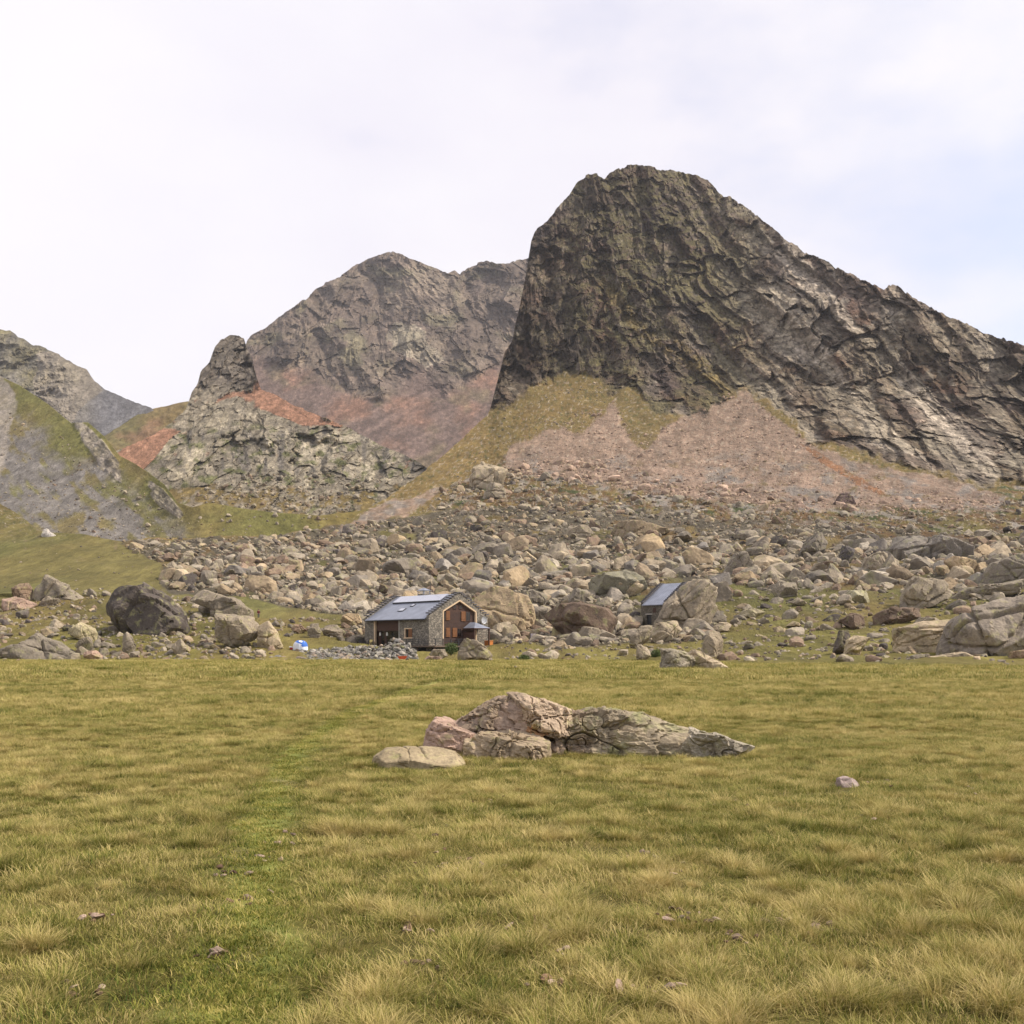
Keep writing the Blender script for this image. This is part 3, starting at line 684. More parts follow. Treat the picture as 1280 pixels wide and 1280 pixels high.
# ------------------------------------------------------------------ rocks
_ico = {}
def ico(s):
    if s not in _ico:
        bm = bmesh.new(); bmesh.ops.create_icosphere(bm, subdivisions=s, radius=1)
        v = np.array([q.co[:] for q in bm.verts], np.float32); f = np.array([[q.index for q in t.verts] for t in bm.faces], np.int32); bm.free()
        _ico[s] = (v, f)
    return _ico[s]
def facet(d, r, planes):
    for n, h in planes:
        n = n / np.linalg.norm(n); dot = d @ n
        sup = (r * dot).max()
        with np.errstate(divide='ignore', invalid='ignore'):
            lim = np.where(dot > 1e-3, h * sup / dot, 1e9)
        r = np.minimum(r, lim)
    return r
def crack(p, r, sc, a, seed=0, nj=5):                # straight joints, stepped offsets across them, and roughness
    r0 = np.random.default_rng(int(seed) + 991); h = fbm(p * sc * 1.2, 5, .62) * .8
    wv = fbm(p * sc * 1.3 + 7, 3)
    main = r0.normal(size=3)
    for k in range(nj):
        n = main + r0.normal(size=3) * .35 if k % 2 else r0.normal(size=3)
        n /= np.linalg.norm(n); q = p @ n; s = q - r0.uniform(-.45, .45) + wv * .09
        m = sstep(-.1, .15, fbm(p * sc * .8 + k * 7, 2) + .12)     # a joint does not run right round
        h = h - .95 * np.exp(-(s / .022) ** 2) * m + np.tanh(s / .03) * r0.uniform(-.45, .45) * m
    f, _ = facets(p * sc * 1.5 + wv[:, None] * .5 + seed * 1.7, 1.2)
    return a * (h + f * 1.1)
def plain_rock(seed, sub, sx, sy, sz, rough=.07, npl=11):
    r0 = np.random.default_rng(seed); d, f = ico(sub)
    s = np.array([sx, sy, sz]); r = (np.abs(d / s) ** 3.4).sum(1) ** (-1 / 3.4) * 1.22
    pl = [(r0.normal(size=3) * np.array([1, 1, .9]), r0.uniform(.45, .82)) for _ in range(npl)]
    r = facet(d, r, pl)
    p = d * r[:, None]
    k = rough * (sx * sy * sz) ** (1 / 3)
    r = r + crack(p / max(sx, sz), r, 1.6, k, seed, 2)
    return d * r[:, None], f
def poly_rock(poly, depth, seed, sub=5, power=2.6, npl=10, rough=.045, sink=.2, cs=1.5, front=None):
    """solid from a silhouette (metres, x right / z up) with real thickness; origin at the base centre"""
    r0 = np.random.default_rng(seed); d, f = ico(sub)
    P2 = np.array(poly, float); zmin, zmax = P2[:, 1].min(), P2[:, 1].max(); h = zmax - zmin
    P2 = P2.copy(); P2[:, 1] = np.where(P2[:, 1] < zmin + .22 * h, P2[:, 1] - sink * h, P2[:, 1])
    a2 = P2; b2 = np.roll(P2, -1, 0); cr = a2[:, 0] * b2[:, 1] - b2[:, 0] * a2[:, 1]; A = cr.sum() / 2
    c = np.array([((a2[:, 0] + b2[:, 0]) * cr).sum(), ((a2[:, 1] + b2[:, 1]) * cr).sum()]) / (6 * A)
    th = np.linspace(-math.pi, math.pi, 721); ux, uz = np.cos(th), np.sin(th); Rr = np.zeros(721)
    for k in range(len(P2)):
        a, b = P2[k] - c, P2[(k + 1) % len(P2)] - c; e = b - a
        den = ux * e[1] - uz * e[0]
        with np.errstate(divide='ignore', invalid='ignore'):
            t = (a[0] * e[1] - a[1] * e[0]) / den; s = (a[0] * uz - a[1] * ux) / den
        ok = (np.abs(den) > 1e-9) & (t > 0) & (s >= -1e-6) & (s <= 1 + 1e-6); Rr = np.where(ok, np.maximum(Rr, t), Rr)
    Rr[Rr <= 0] = np.median(Rr[Rr > 0])
    t = np.arctan2(d[:, 2], d[:, 0]); Rd = np.interp(t, th, Rr)
    cf = np.hypot(d[:, 0], d[:, 2]); sf = np.abs(d[:, 1])
    r = ((cf / Rd) ** power + (sf / depth) ** power) ** (-1 / power)
    pl = []
    for _ in range(npl):
        n = r0.normal(size=3); n[1] = -abs(n[1]) - .45 if r0.random() < .7 else n[1] + .5; pl.append((n, r0.uniform(.62, .92)))
    r = facet(d, r, pl)
    size = math.sqrt(abs(A)); p = d * r[:, None]
    r = r + crack(p / size, r, cs, rough * size, seed, 7)
    v = d * r[:, None]; v[:, 0] += c[0]; v[:, 2] += c[1]
    return v, f
PALE = (.315,.262,.192); GREY = (.215,.185,.146); DARK = (.092,.077,.068); TAN = (.30,.232,.152); PINK = (.35,.245,.19); BROWN = (.19,.135,.095)

boulders_px = []                                     # pixel footprints of the traced boulders, kept clear of loose ones
def traced(poly, label, col=GREY, depth=.75, D=None, sub=5, seed=None, cat='boulder', name='boulder', group=None, npl=10, mat='boulder', rough=.058, power=2.8, dy=0):
    poly = np.array(poly, float); k = len(boulders_px) + 1
    w = poly[:, 0].max() - poly[:, 0].min(); xb = poly[:, 0].mean(); yb = poly[:, 1].max()
    if D is None:
        D = on_main(xb, yb)[1]
    D += dy
    zb = EYE + (HY - yb) / F * D
    loc = P(xb, yb, D)
    pm = np.stack([(poly[:, 0] - xb) / F * D, (yb - poly[:, 1]) / F * D], 1)
    dm = depth * w / F * D * .5
    v, f = poly_rock(pm, dm, seed or k * 7 + 3, sub, power, npl, rough)
    cc = np.zeros((len(v), 3), np.float32) + np.array(col)
    me = np_mesh(name, v, f, cc, False, M[mat])
    o = bpy.data.objects.new(name, me); o.location = (loc[0], loc[1] + dm * .55, loc[2]); link(o)
    tag(o, label, cat, group)
    boulders_px.append(poly)
    return o
T = traced
# left side
T([(116,768),(126,747),(148,734),(175,732),(198,744),(215,761),(232,774),(228,791),(201,794),(161,789),(134,781)], 'large dark charcoal boulder standing alone on the grass at the left edge of the meadow', DARK, .8, npl=12)
T([(230,744),(250,736),(290,748),(309,762),(309,772),(268,773),(258,760),(236,752)], 'long pale layered slab lying on top of a fissured block', PALE, .9, dy=2)
T([(267,767),(313,770),(325,785),(319,797),(287,808),(271,795)], 'fissured brown-grey block with a dark undercut foot beneath the long pale slab', GREY, .8)
T([(319,806),(321,785),(334,777),(344,789),(353,804),(344,810)], 'pointed split boulder with one bright face just below the hiker', PALE, .8, npl=7)
T([(13,735),(20,727),(31,727),(42,746),(31,751),(17,746)], 'dark round-topped boulder leaning against the knobbly outcrop at far left', BROWN, .9)
T([(30,748),(34,724),(47,718),(67,727),(88,738),(108,748),(88,750),(47,752)], 'knobbly grey outcrop tapering to the right under the grassy knoll', GREY, .7, name='rock_outcrop', cat='outcrop', dy=2, rough=.08)
T([(-14,762),(0,749),(12,746),(28,749),(41,754),(31,760)], 'flat pinkish slab cut by the left edge of the view', PINK, .8)
T([(42,756),(56,745),(70,748),(67,756),(47,758)], 'small pale cube-like rock at the foot of the knobbly outcrop', PALE, .9)
T([(84,787),(97,778),(112,785),(119,795),(112,800),(87,795)], 'rounded yellowish boulder between the dark boulder and the low ragged outcrop', (.32,.28,.19), .9, npl=5)
T([(-14,822),(-10,812),(16,802),(36,788),(59,796),(81,802),(103,820),(47,824)], 'low ragged grey outcrop at the meadow edge in the left corner', GREY, .6, name='rock_outcrop', cat='outcrop', rough=.09)
T([(92,808),(98,800),(108,796),(117,809),(106,816)], 'grey angular block right of the low ragged outcrop', GREY, .9)
T([(100,822),(103,815),(116,813),(132,823),(120,825)], 'flat pinkish rock lying where grass meets stones at left', PINK, .8)
T([(150,804),(151,795),(157,789),(163,795),(169,808),(163,817),(152,815)], 'upright grey block in front of the dark charcoal boulder', GREY, .8)
T([(212,804),(224,797),(234,810),(228,818),(214,814)], 'tilted square grey block in front of the right end of the charcoal boulder', PALE, .8)
T([(206,718),(207,704),(213,699),(220,704),(222,718)], 'upright arch-shaped boulder on the knoll beside the talus', GREY, .8)
T([(222,703),(229,690),(238,687),(243,700),(240,705)], 'pointed pale boulder just above the arch-shaped one', PALE, .8)
T([(424,777),(427,769),(433,766),(447,767),(452,778),(440,784),(430,783)], 'tan rounded boulder with a dark underside left of the hut roof', TAN, .9)
T([(402,787),(405,781),(419,780),(431,790),(424,797),(407,796)], 'long pale rock between the rounded tan boulder and the stone bank', PALE, .8)
T([(384,790),(387,779),(397,778),(401,790),(397,798),(388,798)], 'upright rock with a dark cleft above the white and blue tent', GREY, .8)
T([(362,786),(366,780),(376,781),(384,788),(374,791)], 'brownish wedge of rock between hiker and tent', BROWN, .8)
# middle
T([(678,768),(695,755),(725,752),(760,760),(776,772),(765,790),(735,799),(706,799),(694,787)], 'big dark brown boulder with an overhanging left side, right of the hut', BROWN, .85, npl=9)
T([(731,738),(740,720),(760,712),(785,710),(805,720),(812,735),(780,745),(750,748),(737,748)], 'huge rounded olive-grey boulder above the dark overhanging one', (.25,.23,.165), .8)
T([(764,735),(779,724),(795,721),(808,732),(800,741),(775,743)], 'pale slab lodged against the front of the huge rounded boulder', PALE, .7, dy=-7)
T([(586,770),(588,751),(603,737),(631,734),(659,745),(666,761),(667,787),(620,790),(594,780)], 'tall pale cliff-like boulder right behind the hut gable', TAN, .8)
T([(812,786),(830,752),(847,727),(865,720),(890,721),(903,730),(898,752),(908,765),(885,777),(860,786),(835,790)], 'massive pale outcrop leaning over the small stone shed', PALE, .55, name='rock_outcrop', cat='outcrop', rough=.075, sub=6, D=197, seed=51)
T([(815,792),(822,780),(850,774),(858,785),(842,800),(822,802)], 'bowl-topped rock under the massive outcrop beside the shed', (.34,.28,.20), .8)
T([(785,806),(787,797),(802,782),(817,782),(812,800),(790,812)], 'grey leaning slab directly below the shed door', GREY, .7)
T([(795,821),(797,805),(812,811),(813,820),(805,825)], 'small bright wedge of rock left of the long meadow boulder', PALE, .9)
T([(826,835),(829,812),(840,810),(860,815),(874,827),(870,836),(852,838)], 'steep dark-faced half of the long boulder lying on the meadow below the shed', (.27,.235,.18), .9, D=84, npl=7)
T([(855,816),(870,811),(890,822),(912,834),(922,839),(902,841),(872,834)], 'pale tail slab sloping right behind the dark-faced meadow boulder', PALE, .7, D=84.6)
T([(877,817),(885,787),(900,785),(906,802),(905,819),(885,821)], 'tall two-part brown block right of the bowl-topped rock', (.28,.23,.165), .9)
T([(885,789),(905,774),(917,780),(912,786),(905,789)], 'thin tilted flake resting on the tall two-part block', PALE, .9)
T([(922,767),(940,759),(959,765),(940,772)], 'flat yellowish rock alone on the grass right of the massive outcrop', (.44,.38,.25), .9)
T([(573,822),(575,806),(583,798),(596,802),(613,814),(619,824),(609,829),(580,829)], 'dark boulder with a pale sloping top in front of the hut deck', (.17,.145,.115), .9, D=146, npl=6)
T([(536,818),(541,812),(556,811),(560,820),(548,824)], 'pale lump of rock under the deck edge of the hut', PALE, .9, D=160)
T([(527,826),(534,820),(552,821),(555,828),(540,829)], 'low pinkish-grey rock on the grass in front of the deck', PINK, .9, D=152)
# right
T([(967,738),(977,723),(995,729),(998,744),(977,748)], 'grey cuboid boulder at the foot of the right-hand talus', GREY, .9)
T([(989,752),(1001,745),(1013,753),(998,757)], 'low rounded rock below the grey cuboid boulder', GREY, .9)
T([(1048,777),(1069,765),(1084,771),(1084,782),(1060,785)], 'dark brown rock with a flat top above the split pale boulder', BROWN, .9)
T([(1093,770),(1114,760),(1152,760),(1152,772),(1114,781),(1099,779)], 'wide dark-fronted rock above the long square block', BROWN, .8)
T([(1043,810),(1051,788),(1062,787),(1068,800),(1060,816)], 'dark left half of a split boulder on the right slope', DARK, .9)
T([(1058,818),(1062,800),(1072,794),(1090,797),(1078,818)], 'bright pale half of the split boulder on the right slope', PALE, .9, npl=6)
T([(1127,812),(1129,785),(1155,781),(1191,777),(1204,788),(1197,808),(1152,816)], 'long square-cut block with a flat bright top at right', PALE, .8, npl=6, power=4)
T([(1142,782),(1156,771),(1180,773),(1194,782)], 'thin flat slab resting on the long square-cut block', PALE, .8, dy=1)
T([(1186,810),(1206,785),(1221,765),(1256,753),(1283,747),(1316,760),(1322,815),(1227,818)], 'large layered dark outcrop at the right edge of the view', (.20,.175,.15), .7, name='rock_outcrop', cat='outcrop', rough=.09, sub=6)
T([(1143,830),(1173,821),(1209,815),(1228,827),(1212,832)], 'flat pale slab lying in the meadow grass at far right', PALE, .9, D=118)
T([(1264,832),(1268,815),(1290,811),(1300,832)], 'dark rock cut by the right edge at meadow level', BROWN, .9, D=113)
T([(1117,759),(1132,735),(1149,720),(1182,726),(1198,741),(1167,753),(1137,758)], 'large cracked pale-grey boulder with a domed top on the right slope', GREY, .8, rough=.07)
T([(1048,755),(1066,738),(1090,738),(1094,754)], 'greenish flat-faced boulder left of the domed cracked one', (.25,.235,.17), .8)
T([(1108,695),(1112,673),(1155,664),(1197,673),(1240,692),(1167,698),(1137,700)], 'big wide slab with a nearly black left end high on the right', (.29,.255,.21), .7, sub=6)
T([(1228,728),(1250,702),(1280,690),(1316,692),(1322,730)], 'broad pale boulder half out of view at the right edge', GREY, .7)
T([(1057,671),(1078,664),(1096,673),(1090,681),(1063,680)], 'dark-bellied flat boulder left of the big wide slab', GREY, .8)
T([(1078,718),(1087,696),(1105,689),(1134,704),(1108,716)], 'pyramid-shaped pale boulder below the big wide slab', PALE, .8, npl=6)
T([(1048,700),(1056,681),(1070,685),(1072,702)], 'nearly black cube-shaped boulder left of the pyramid-shaped one', (.09,.08,.08), .9, npl=5)
T([(1043,629),(1050,619),(1060,613),(1070,622),(1072,630)], 'dark reddish rock standing alone at the foot of the pink scree', (.10,.07,.065), .9)
T([(576,604),(590,584),(610,577),(630,585),(632,604),(605,610)], 'bulging pale outcrop high on the slope above the hut', PALE, .8, name='rock_outcrop', cat='outcrop', rough=.09)
T([(600,622),(610,600),(630,606),(634,622)], 'broken pale rock beneath the bulging outcrop on the slope', PALE, .8)
T([(755,668),(775,650),(820,648),(850,660),(800,672)], 'long low tan slab at the upper edge of the talus', TAN, .7)
T([(700,670),(712,655),(735,656),(745,668),(720,674)], 'pale rounded boulder left of the long low tan slab', PALE, .8)
T([(1000,690),(1012,668),(1030,665),(1040,684),(1022,695)], 'slanting grey boulder left of the black cube-shaped one', GREY, .8)
T([(905,712),(918,690),(940,688),(945,708),(925,718)], 'tall grey triangular boulder in the talus above the flat yellowish rock', GREY, .8, npl=6)
T([(1185,700),(1196,694),(1222,700),(1228,712),(1200,716)], 'tan flat-topped boulder right of the pyramid-shaped one', TAN, .8)
T([(1192,745),(1215,733),(1262,728),(1290,722),(1290,738),(1225,748)], 'long thin ledge of rock on the slope at the far right', GREY, .6)
T([(648,752),(655,740),(668,735),(684,743),(684,757),(662,760)], 'dark-sided block between the cliff-like and the overhanging boulders', GREY, .8)

# foreground group: one fractured outcrop and two separate stones
def fore_block(poly, D, depth, col, seed, npl=9, rough=.05, power=4.0, sub=6):
    if seed == 14: npl, rough, power = 5, .03, 8.0
    poly = np.array(poly, float); cc_ = poly.mean(0); poly = cc_ + (poly - cc_) * np.array([1.02, 1.0]); poly[:, 1] = np.minimum(poly[:, 1], 948); xb, yb = 740., 945.
    pm = np.stack([(poly[:, 0] - xb) / F * D, (EYE + (HY - poly[:, 1]) / F * D)], 1)
    v, f = poly_rock(pm, depth, seed, sub, power, npl, rough * .5, .25, 2.2)
    v = fracture(v, .62 if seed > 20 else .3); v[:, 1] += D
    return v, f, np.zeros((len(v), 3), np.float32) + np.array(col)
FD = 16.6
blocks = [
    ([(530,938),(536,908),(544,897),(566,895),(596,909),(612,918),(606,940)], FD + .3, .6, PINK, 1, 6),
    ([(568,903),(596,886),(618,874),(640,868),(655,867),(668,876),(672,905),(655,915),(600,918),(578,912)], FD + .55, .55, (.26,.20,.145), 2, 6),
    ([(636,868),(655,867),(690,878),(712,886),(722,905),(700,911),(676,905),(658,906)], FD + .25, .6, (.39,.30,.215), 3, 6),
    ([(655,912),(662,903),(680,905),(684,917),(668,921)], FD - .05, .35, (.40,.23,.12), 14, 6),
    ([(574,942),(582,924),(604,914),(640,913),(665,914),(684,926),(688,946),(640,948)], FD - .3, .5, (.32,.25,.17), 4, 8),
    ([(838,942),(842,915),(868,910),(895,916),(925,927),(953,935),(930,942),(880,945)], FD + .25, .5, (.33,.29,.225), 10, 8),
]
VV_, FF_, CC_, off = [], [], [], 0
core = np.array([(536,940),(545,915),(575,900),(600,888),(628,875),(655,869),(690,880),(712,890),(740,886),(770,884),(798,890),(822,898),(850,908),(890,917),(930,929),(950,938),(900,944),(800,946),(700,948),(600,944)], float)
pm = np.stack([(core[:, 0] - 740) / F * FD, EYE + (HY - core[:, 1]) / F * FD], 1)
v, f = poly_rock(pm, .5, 4242, 7, 2.6, 0, .0, .25)
def fracture(v, k):
    dn = v - v.mean(0); dn /= np.linalg.norm(dn, axis=1)[:, None]; wv = np.stack([fbm(v * 1.6 + q_ * 9, 3) for q_ in range(3)], 1) * .16; h_ = np.zeros(len(v))
    for sc_, am in ((2.3, .16), (5.5, .075), (12., .032)):
        fa_, ra_ = facets(v * np.array([1, 1, 1.5]) * sc_ + wv * sc_ * 1.4, 1.5); h_ += fa_ * am
    jn = np.abs(pn(v * np.array([1.3, 1.3, 2.6]) + wv * 3 + 4)); jn2 = np.abs(pn(v * np.array([3.4, 3.4, 2.2]) + wv * 5 + 8))
    h_ -= .19 * np.exp(-(jn / .032) ** 2) + .09 * np.exp(-(jn2 / .035) ** 2); h_ += fbm(v * 9, 4) * .025
    return v + dn * np.array([.6, 1, .8]) * k * (h_ - .04)[:, None]
v = fracture(v, 1.); v[:, 1] += FD + .32
_, tn = facets(v * np.array([1, 1, 1.5]) * 2.3, 1.)
cc = np.zeros((len(v), 3)) + np.array((.285,.235,.165)); cc = cc * (.72 + .5 * tn)[:, None]; xw_ = v[:, 0]
cc = cc + (np.array((.36,.26,.20)) - cc) * (sstep(.1, -.7, xw_ + .5 * fbm(v * 2, 3)) * .8)[:, None]; cc = cc + (np.array((.30,.29,.15)) - cc) * (sstep(.0, .25, fbm(v * 2.2 + 5, 5)) * sstep(-.6, .2, xw_) * .7)[:, None]
VV_.append(v); FF_.append(f + off); CC_.append(cc); off += len(v)
for (poly, D, dep, c, sd, npl) in blocks:
    D -= .12
    v, f, c3_ = fore_block(poly, D, dep, c, sd * 13 + 1, npl)
    VV_.append(v); FF_.append(f + off); CC_.append(c3_); off += len(v)
Vf = np.concatenate(VV_); base = np.array([(740 - HX) / F * FD, FD, 0]); Vf = Vf - np.array([0, FD, 0])
me = np_mesh('rock_outcrop', Vf, np.concatenate(FF_), np.concatenate(CC_), False, M['hero_rock'])
o = link(bpy.data.objects.new('rock_outcrop', me)); o.location = base
tag(o, 'large fractured low outcrop with pinkish left end rising from the foreground meadow', 'outcrop')
def near_stone(poly, D, depth, col, label, seed, npl=6, rough=.04):
    poly = np.array(poly, float); xb = poly[:, 0].mean(); pm = np.stack([(poly[:, 0] - xb) / F * D, EYE + (HY - poly[:, 1]) / F * D], 1)
    v, f = poly_rock(pm, depth, seed, 6, 2.5, npl, rough, .3, 1.6)
    me = np_mesh('boulder', v, f, np.zeros((len(v), 3), np.float32) + np.array(col), False, M['hero_rock'])
    o = link(bpy.data.objects.new('boulder', me)); o.location = ((xb - HX) / F * D, D + depth * .4, 0); tag(o, label, 'boulder')
near_stone([(460,960),(464,946),(478,937),(505,934),(545,937),(566,941),(580,956),(572,964)], 14.9, .5, (.30,.24,.15), 'low flat boulder with yellow lichen in front of the fractured outcrop', 77, 4)
near_stone([(1047,988),(1048,973),(1056,971),(1070,973),(1078,982),(1076,989)], 12.6, .13, (.33,.26,.235), 'small lone grey-pink stone in the grass at right', 91, 7)

# loose boulders: a power law of sizes over the talus
lib = []
for k in range(26):
    r0 = np.random.default_rng(100 + k)
    v, f = plain_rock(200 + k, 4, r0.uniform(.85, 1.3), r0.uniform(.8, 1.1), r0.uniform(.5, .85), .055, 14)
    base_c = [PALE, GREY, TAN, GREY, PALE, (.30,.27,.23), (.22,.195,.165)][k % 7]
    lib.append(np_mesh('boulder', v, f, np.zeros((len(v), 3), np.float32) + np.array(base_c), False, M['boulder']))
LA = [(-30,745),(60,752),(120,735),(240,745),(330,775),(430,775),(450,800),(500,826),(-30,828)]
RA = [(870,745),(960,735),(1250,740),(1330,745),(1330,828),(900,828),(840,815),(760,825),(620,828),(620,800),(800,805)]
HE = [(520,640),(590,590),(700,575),(1000,620),(1240,625),(1330,625),(1330,690),(1000,655),(700,640)]
FN = [(640,590),(700,530),(765,500),(800,548),(870,515),(925,485),(1044,579),(1150,612),(1260,622),(1240,640),(1000,640),(760,610)]
KN = [(-30,640),(60,668),(200,700),(205,735),(60,745),(-30,745)]
def sample_poly(poly, n):
    poly = np.array(poly, float); out = []
    lo, hi = poly.min(0), poly.max(0)
    while len(out) < n:
        q = rng.uniform(lo, hi, (n * 2, 2)); q = q[inpoly(q[:, 0], q[:, 1], poly)]; out += list(q)
    return np.array(out[:n])
def powr(n, a, rmin, rmax):
    u = rng.random(n); return ((rmin ** (1 - a)) + u * (rmax ** (1 - a) - rmin ** (1 - a))) ** (1 / (1 - a))
pts, rad_ = [], []
for poly, n, a, r0_, r1_ in ((TALUS, 17500, 2.6, 2.1, 21), (LA, 1900, 2.3, 1.3, 10), (RA, 1600, 2.2, 1.3, 12), (HE, 3000, 2.6, 1.1, 8), (FN, 3200, 3.0, .6, 3.6), ([(560,600),(640,510),(740,470),(770,505),(690,540),(620,600)], 320, 2.6, .6, 2.2), (KN, 40, 2.5, .8, 2.5)):
    q = sample_poly(poly, n); r = powr(n, a, r0_, r1_)
    if poly is TALUS:
        r *= np.interp(q[:, 1], [640, 665, 690, 740, 800], [.36, .5, .78, 1.0, 1.05]) * np.interp(q[:, 0], [200, 420, 700, 1280], [.72, .9, 1, 1.1])
    pts.append(q); rad_.append(r)
pts = np.concatenate(pts); rad_ = np.concatenate(rad_)
keep = np.ones(len(pts), bool)
for poly in boulders_px:                             # loose rocks do not stand in front of the traced ones
    c = poly.mean(0); sc_ = np.where(True, 1.0, 1.0)
    keep &= ~(inpoly(pts[:, 0], pts[:, 1], c + (poly - c) * .95) & (rad_ > 1.5))
HUTBOX = [(446,830),(446,740),(616,740),(616,800),(575,832)]
_W = np.array([on_main(*q_) for q_ in pts]); _u, _v = hut_local(_W[:, 0], _W[:, 1]); _r = rad_ * _W[:, 1] / F
keep &= ~((_u > -HUT_L - _r - .3) & (_u < 4.2 + _r) & (_v > -5.5 - _r) & (_v < HUT_W + _r + .3))
keep &= ~inpoly(pts[:, 0], pts[:, 1], [(342,830),(342,797),(450,800),(520,805),(560,832)])
keep &= ~inpoly(pts[:, 0], pts[:, 1], [(366,812),(366,795),(384,795),(384,812)])
keep &= ~inpoly(pts[:, 0], pts[:, 1], [(312,790),(312,760),(332,760),(332,790)])
keep &= ~inpoly(pts[:, 0], pts[:, 1], [(795,800),(795,745),(850,720),(850,785)])
gap = fbm(np.stack([pts[:, 0] / 46, pts[:, 1] / 20, 0 * rad_ + 40], 1), 4)
keep &= ~((gap > interp(pts[:, 0], [(0, .26), (600, .2), (900, .08), (1280, .05)])) & (rng.random(len(pts)) < .6) & (rad_ < 8) & (pts[:, 1] < 745))
pts, rad_ = pts[keep], rad_[keep]
order = np.argsort(-rad_); pts, rad_ = pts[order], rad_[order]
W3 = np.array([on_main(*q) for q in pts]); RW = rad_ * W3[:, 1] / F
uL, vL = hut_local(W3[:, 0], W3[:, 1])
NBIG = 300 - len(boulders_px) - 2
def place_phrase(px, py):
    if py > 744 and px < 440: return 'on stony grass between knoll and meadow', 'stony grass left of the hut'
    if py > 738 and px > 870: return 'on the right-hand grassy slope above the meadow', 'grassy slope at right'
    if py > 790: return 'at the foot of the talus near the meadow edge', 'foot of the talus'
    if px < 440: return 'in the grey talus left of the hut', 'talus left of the hut'
    band = 'in the upper talus' if py < 682 else 'in the mid talus'
    if px < 690: return band + ' above the hut roof', ('upper ' if py < 682 else 'mid ') + 'talus above the hut'
    if px < 900: return band + ' above the small shed', ('upper ' if py < 682 else 'mid ') + 'talus above the shed'
    return band + ' below the pink scree', ('upper ' if py < 682 else 'mid ') + 'talus at right'
for k in range(NBIG):
    px, py = pts[k]; r = RW[k]
    o = bpy.data.objects.new('boulder', lib[int(rng.integers(len(lib)))]); COL.objects.link(o)
    s = r * rng.uniform(.9, 1.1)
    o.location = W3[k] + np.array([0, 0, r * .05]); o.scale = (s, s, s)
    o.rotation_euler = (rng.normal() * .4, rng.normal() * .4, rng.uniform(0, 6.28))
    ph, gp = place_phrase(px, py); size = 'big' if rad_[k] > 12 else 'medium'
    tag(o, f'{size} angular grey boulder {ph}', 'boulder', f'{size} boulders, {gp}')
# the rest: one mass of rubble
def rubble(name, P3, RR, subs, label, cat, mat='rubble', tint=None, flat=(.5, .85)):
    vs, fs, cs, off = [], [], [], 0
    var = {s: [plain_rock(500 + 40 * s + j, s, 1, .95, .72, .05, 11) for j in range(14)] for s in set(subs)}
    for k in range(len(P3)):
        v, f = var[subs[k]][int(rng.integers(14))]
        a, b = rng.uniform(0, 6.28), rng.normal() * .35
        sc_ = RR[k] * np.array([rng.uniform(.8, 1.35), rng.uniform(.8, 1.2), rng.uniform(*flat) / .72])
        w = v * sc_; ca, sa, cb, sb = math.cos(a), math.sin(a), math.cos(b), math.sin(b)
        w = np.stack([w[:, 0] * cb + w[:, 2] * sb, w[:, 1], -w[:, 0] * sb + w[:, 2] * cb], 1)
        w = np.stack([w[:, 0] * ca - w[:, 1] * sa, w[:, 0] * sa + w[:, 1] * ca, w[:, 2]], 1)
        vs.append(w + P3[k] + np.array([0, 0, RR[k] * .08])); fs.append(f + off); off += len(v)
        t = rng.random(); c = np.array(PALE) * (1 - t) + np.array(GREY) * t
        if rng.random() < .18: c = np.array(TAN)
        if rng.random() < .2: c = np.array(BROWN) * 1.1
        if rng.random() < .08: c = np.array(DARK)
        if tint is not None: c = tint[k] * rng.uniform(.75, 1.2)
        cs.append(np.zeros((len(v), 3), np.float32) + c * rng.uniform(.6, 1.25))
    me = np_mesh(name, np.concatenate(vs), np.concatenate(fs), np.concatenate(cs), False, M[mat])
    o = link(bpy.data.objects.new(name, me)); tag(o, label, cat, kind='stuff'); return o
P3, RR, pr = W3[NBIG:], RW[NBIG:], rad_[NBIG:]; pq = pts[NBIG:]
subs = np.where(pr > 4.2, 3, 2)
isf = inpoly(pq[:, 0], pq[:, 1], np.array(FN))
tint = np.where(isf[:, None], SCREE_P * 1.6, np.array(GREY) * 1.15)
m1 = ~isf
rubble('boulder_rubble', P3[m1], RR[m1], subs[m1], 'countless smaller grey boulders and stones filling the talus below the mountain', 'rubble')
rubble('scree_stones', P3[isf], RR[isf], subs[isf], 'loose pinkish stones strewn over the scree fans under the cliff', 'scree', tint=tint[isf])
cq = rng.uniform([40, 985], [1250, 1270], (26, 2)); cq = np.concatenate([cq, [[1045,1155],[1040,1165],[300,1130],[330,1075],[1110,1150],[270,1195]]])
q = (cq[:, None] + rng.normal(size=(len(cq), 7, 2)) * np.array([16, 4.5])).reshape(-1, 2); De = EYE * F / (q[:, 1] - HY)
lx, ly = (q[:, 0] - HX) / F * De, De
rubble('meadow_litter', np.stack([lx, ly, gz(lx, ly) + .022], 1), rng.uniform(.012, .034, len(q)), np.full(len(q), 2), 'dry brown and pinkish bits of litter and pebbles lying in the short grass', 'litter', tint=np.where(rng.random(len(q))[:, None] < .5, np.array((.30,.22,.17)), np.array((.13,.08,.05))), flat=(.25, .5))
q = np.stack([rng.uniform(-20, 1300, 170), 826 + 16 * rng.random(170) ** 2.2], 1); De = EYE * F / (q[:, 1] - HY); rr = powr(170, 2.3, .9, 4.5)
rubble('edge_stones', np.stack([(q[:, 0] - HX) / F * De, De, 0 * De], 1), rr * De / F, np.full(170, 3), 'stray grey stones lying in the grass along the far edge of the meadow', 'rubble')
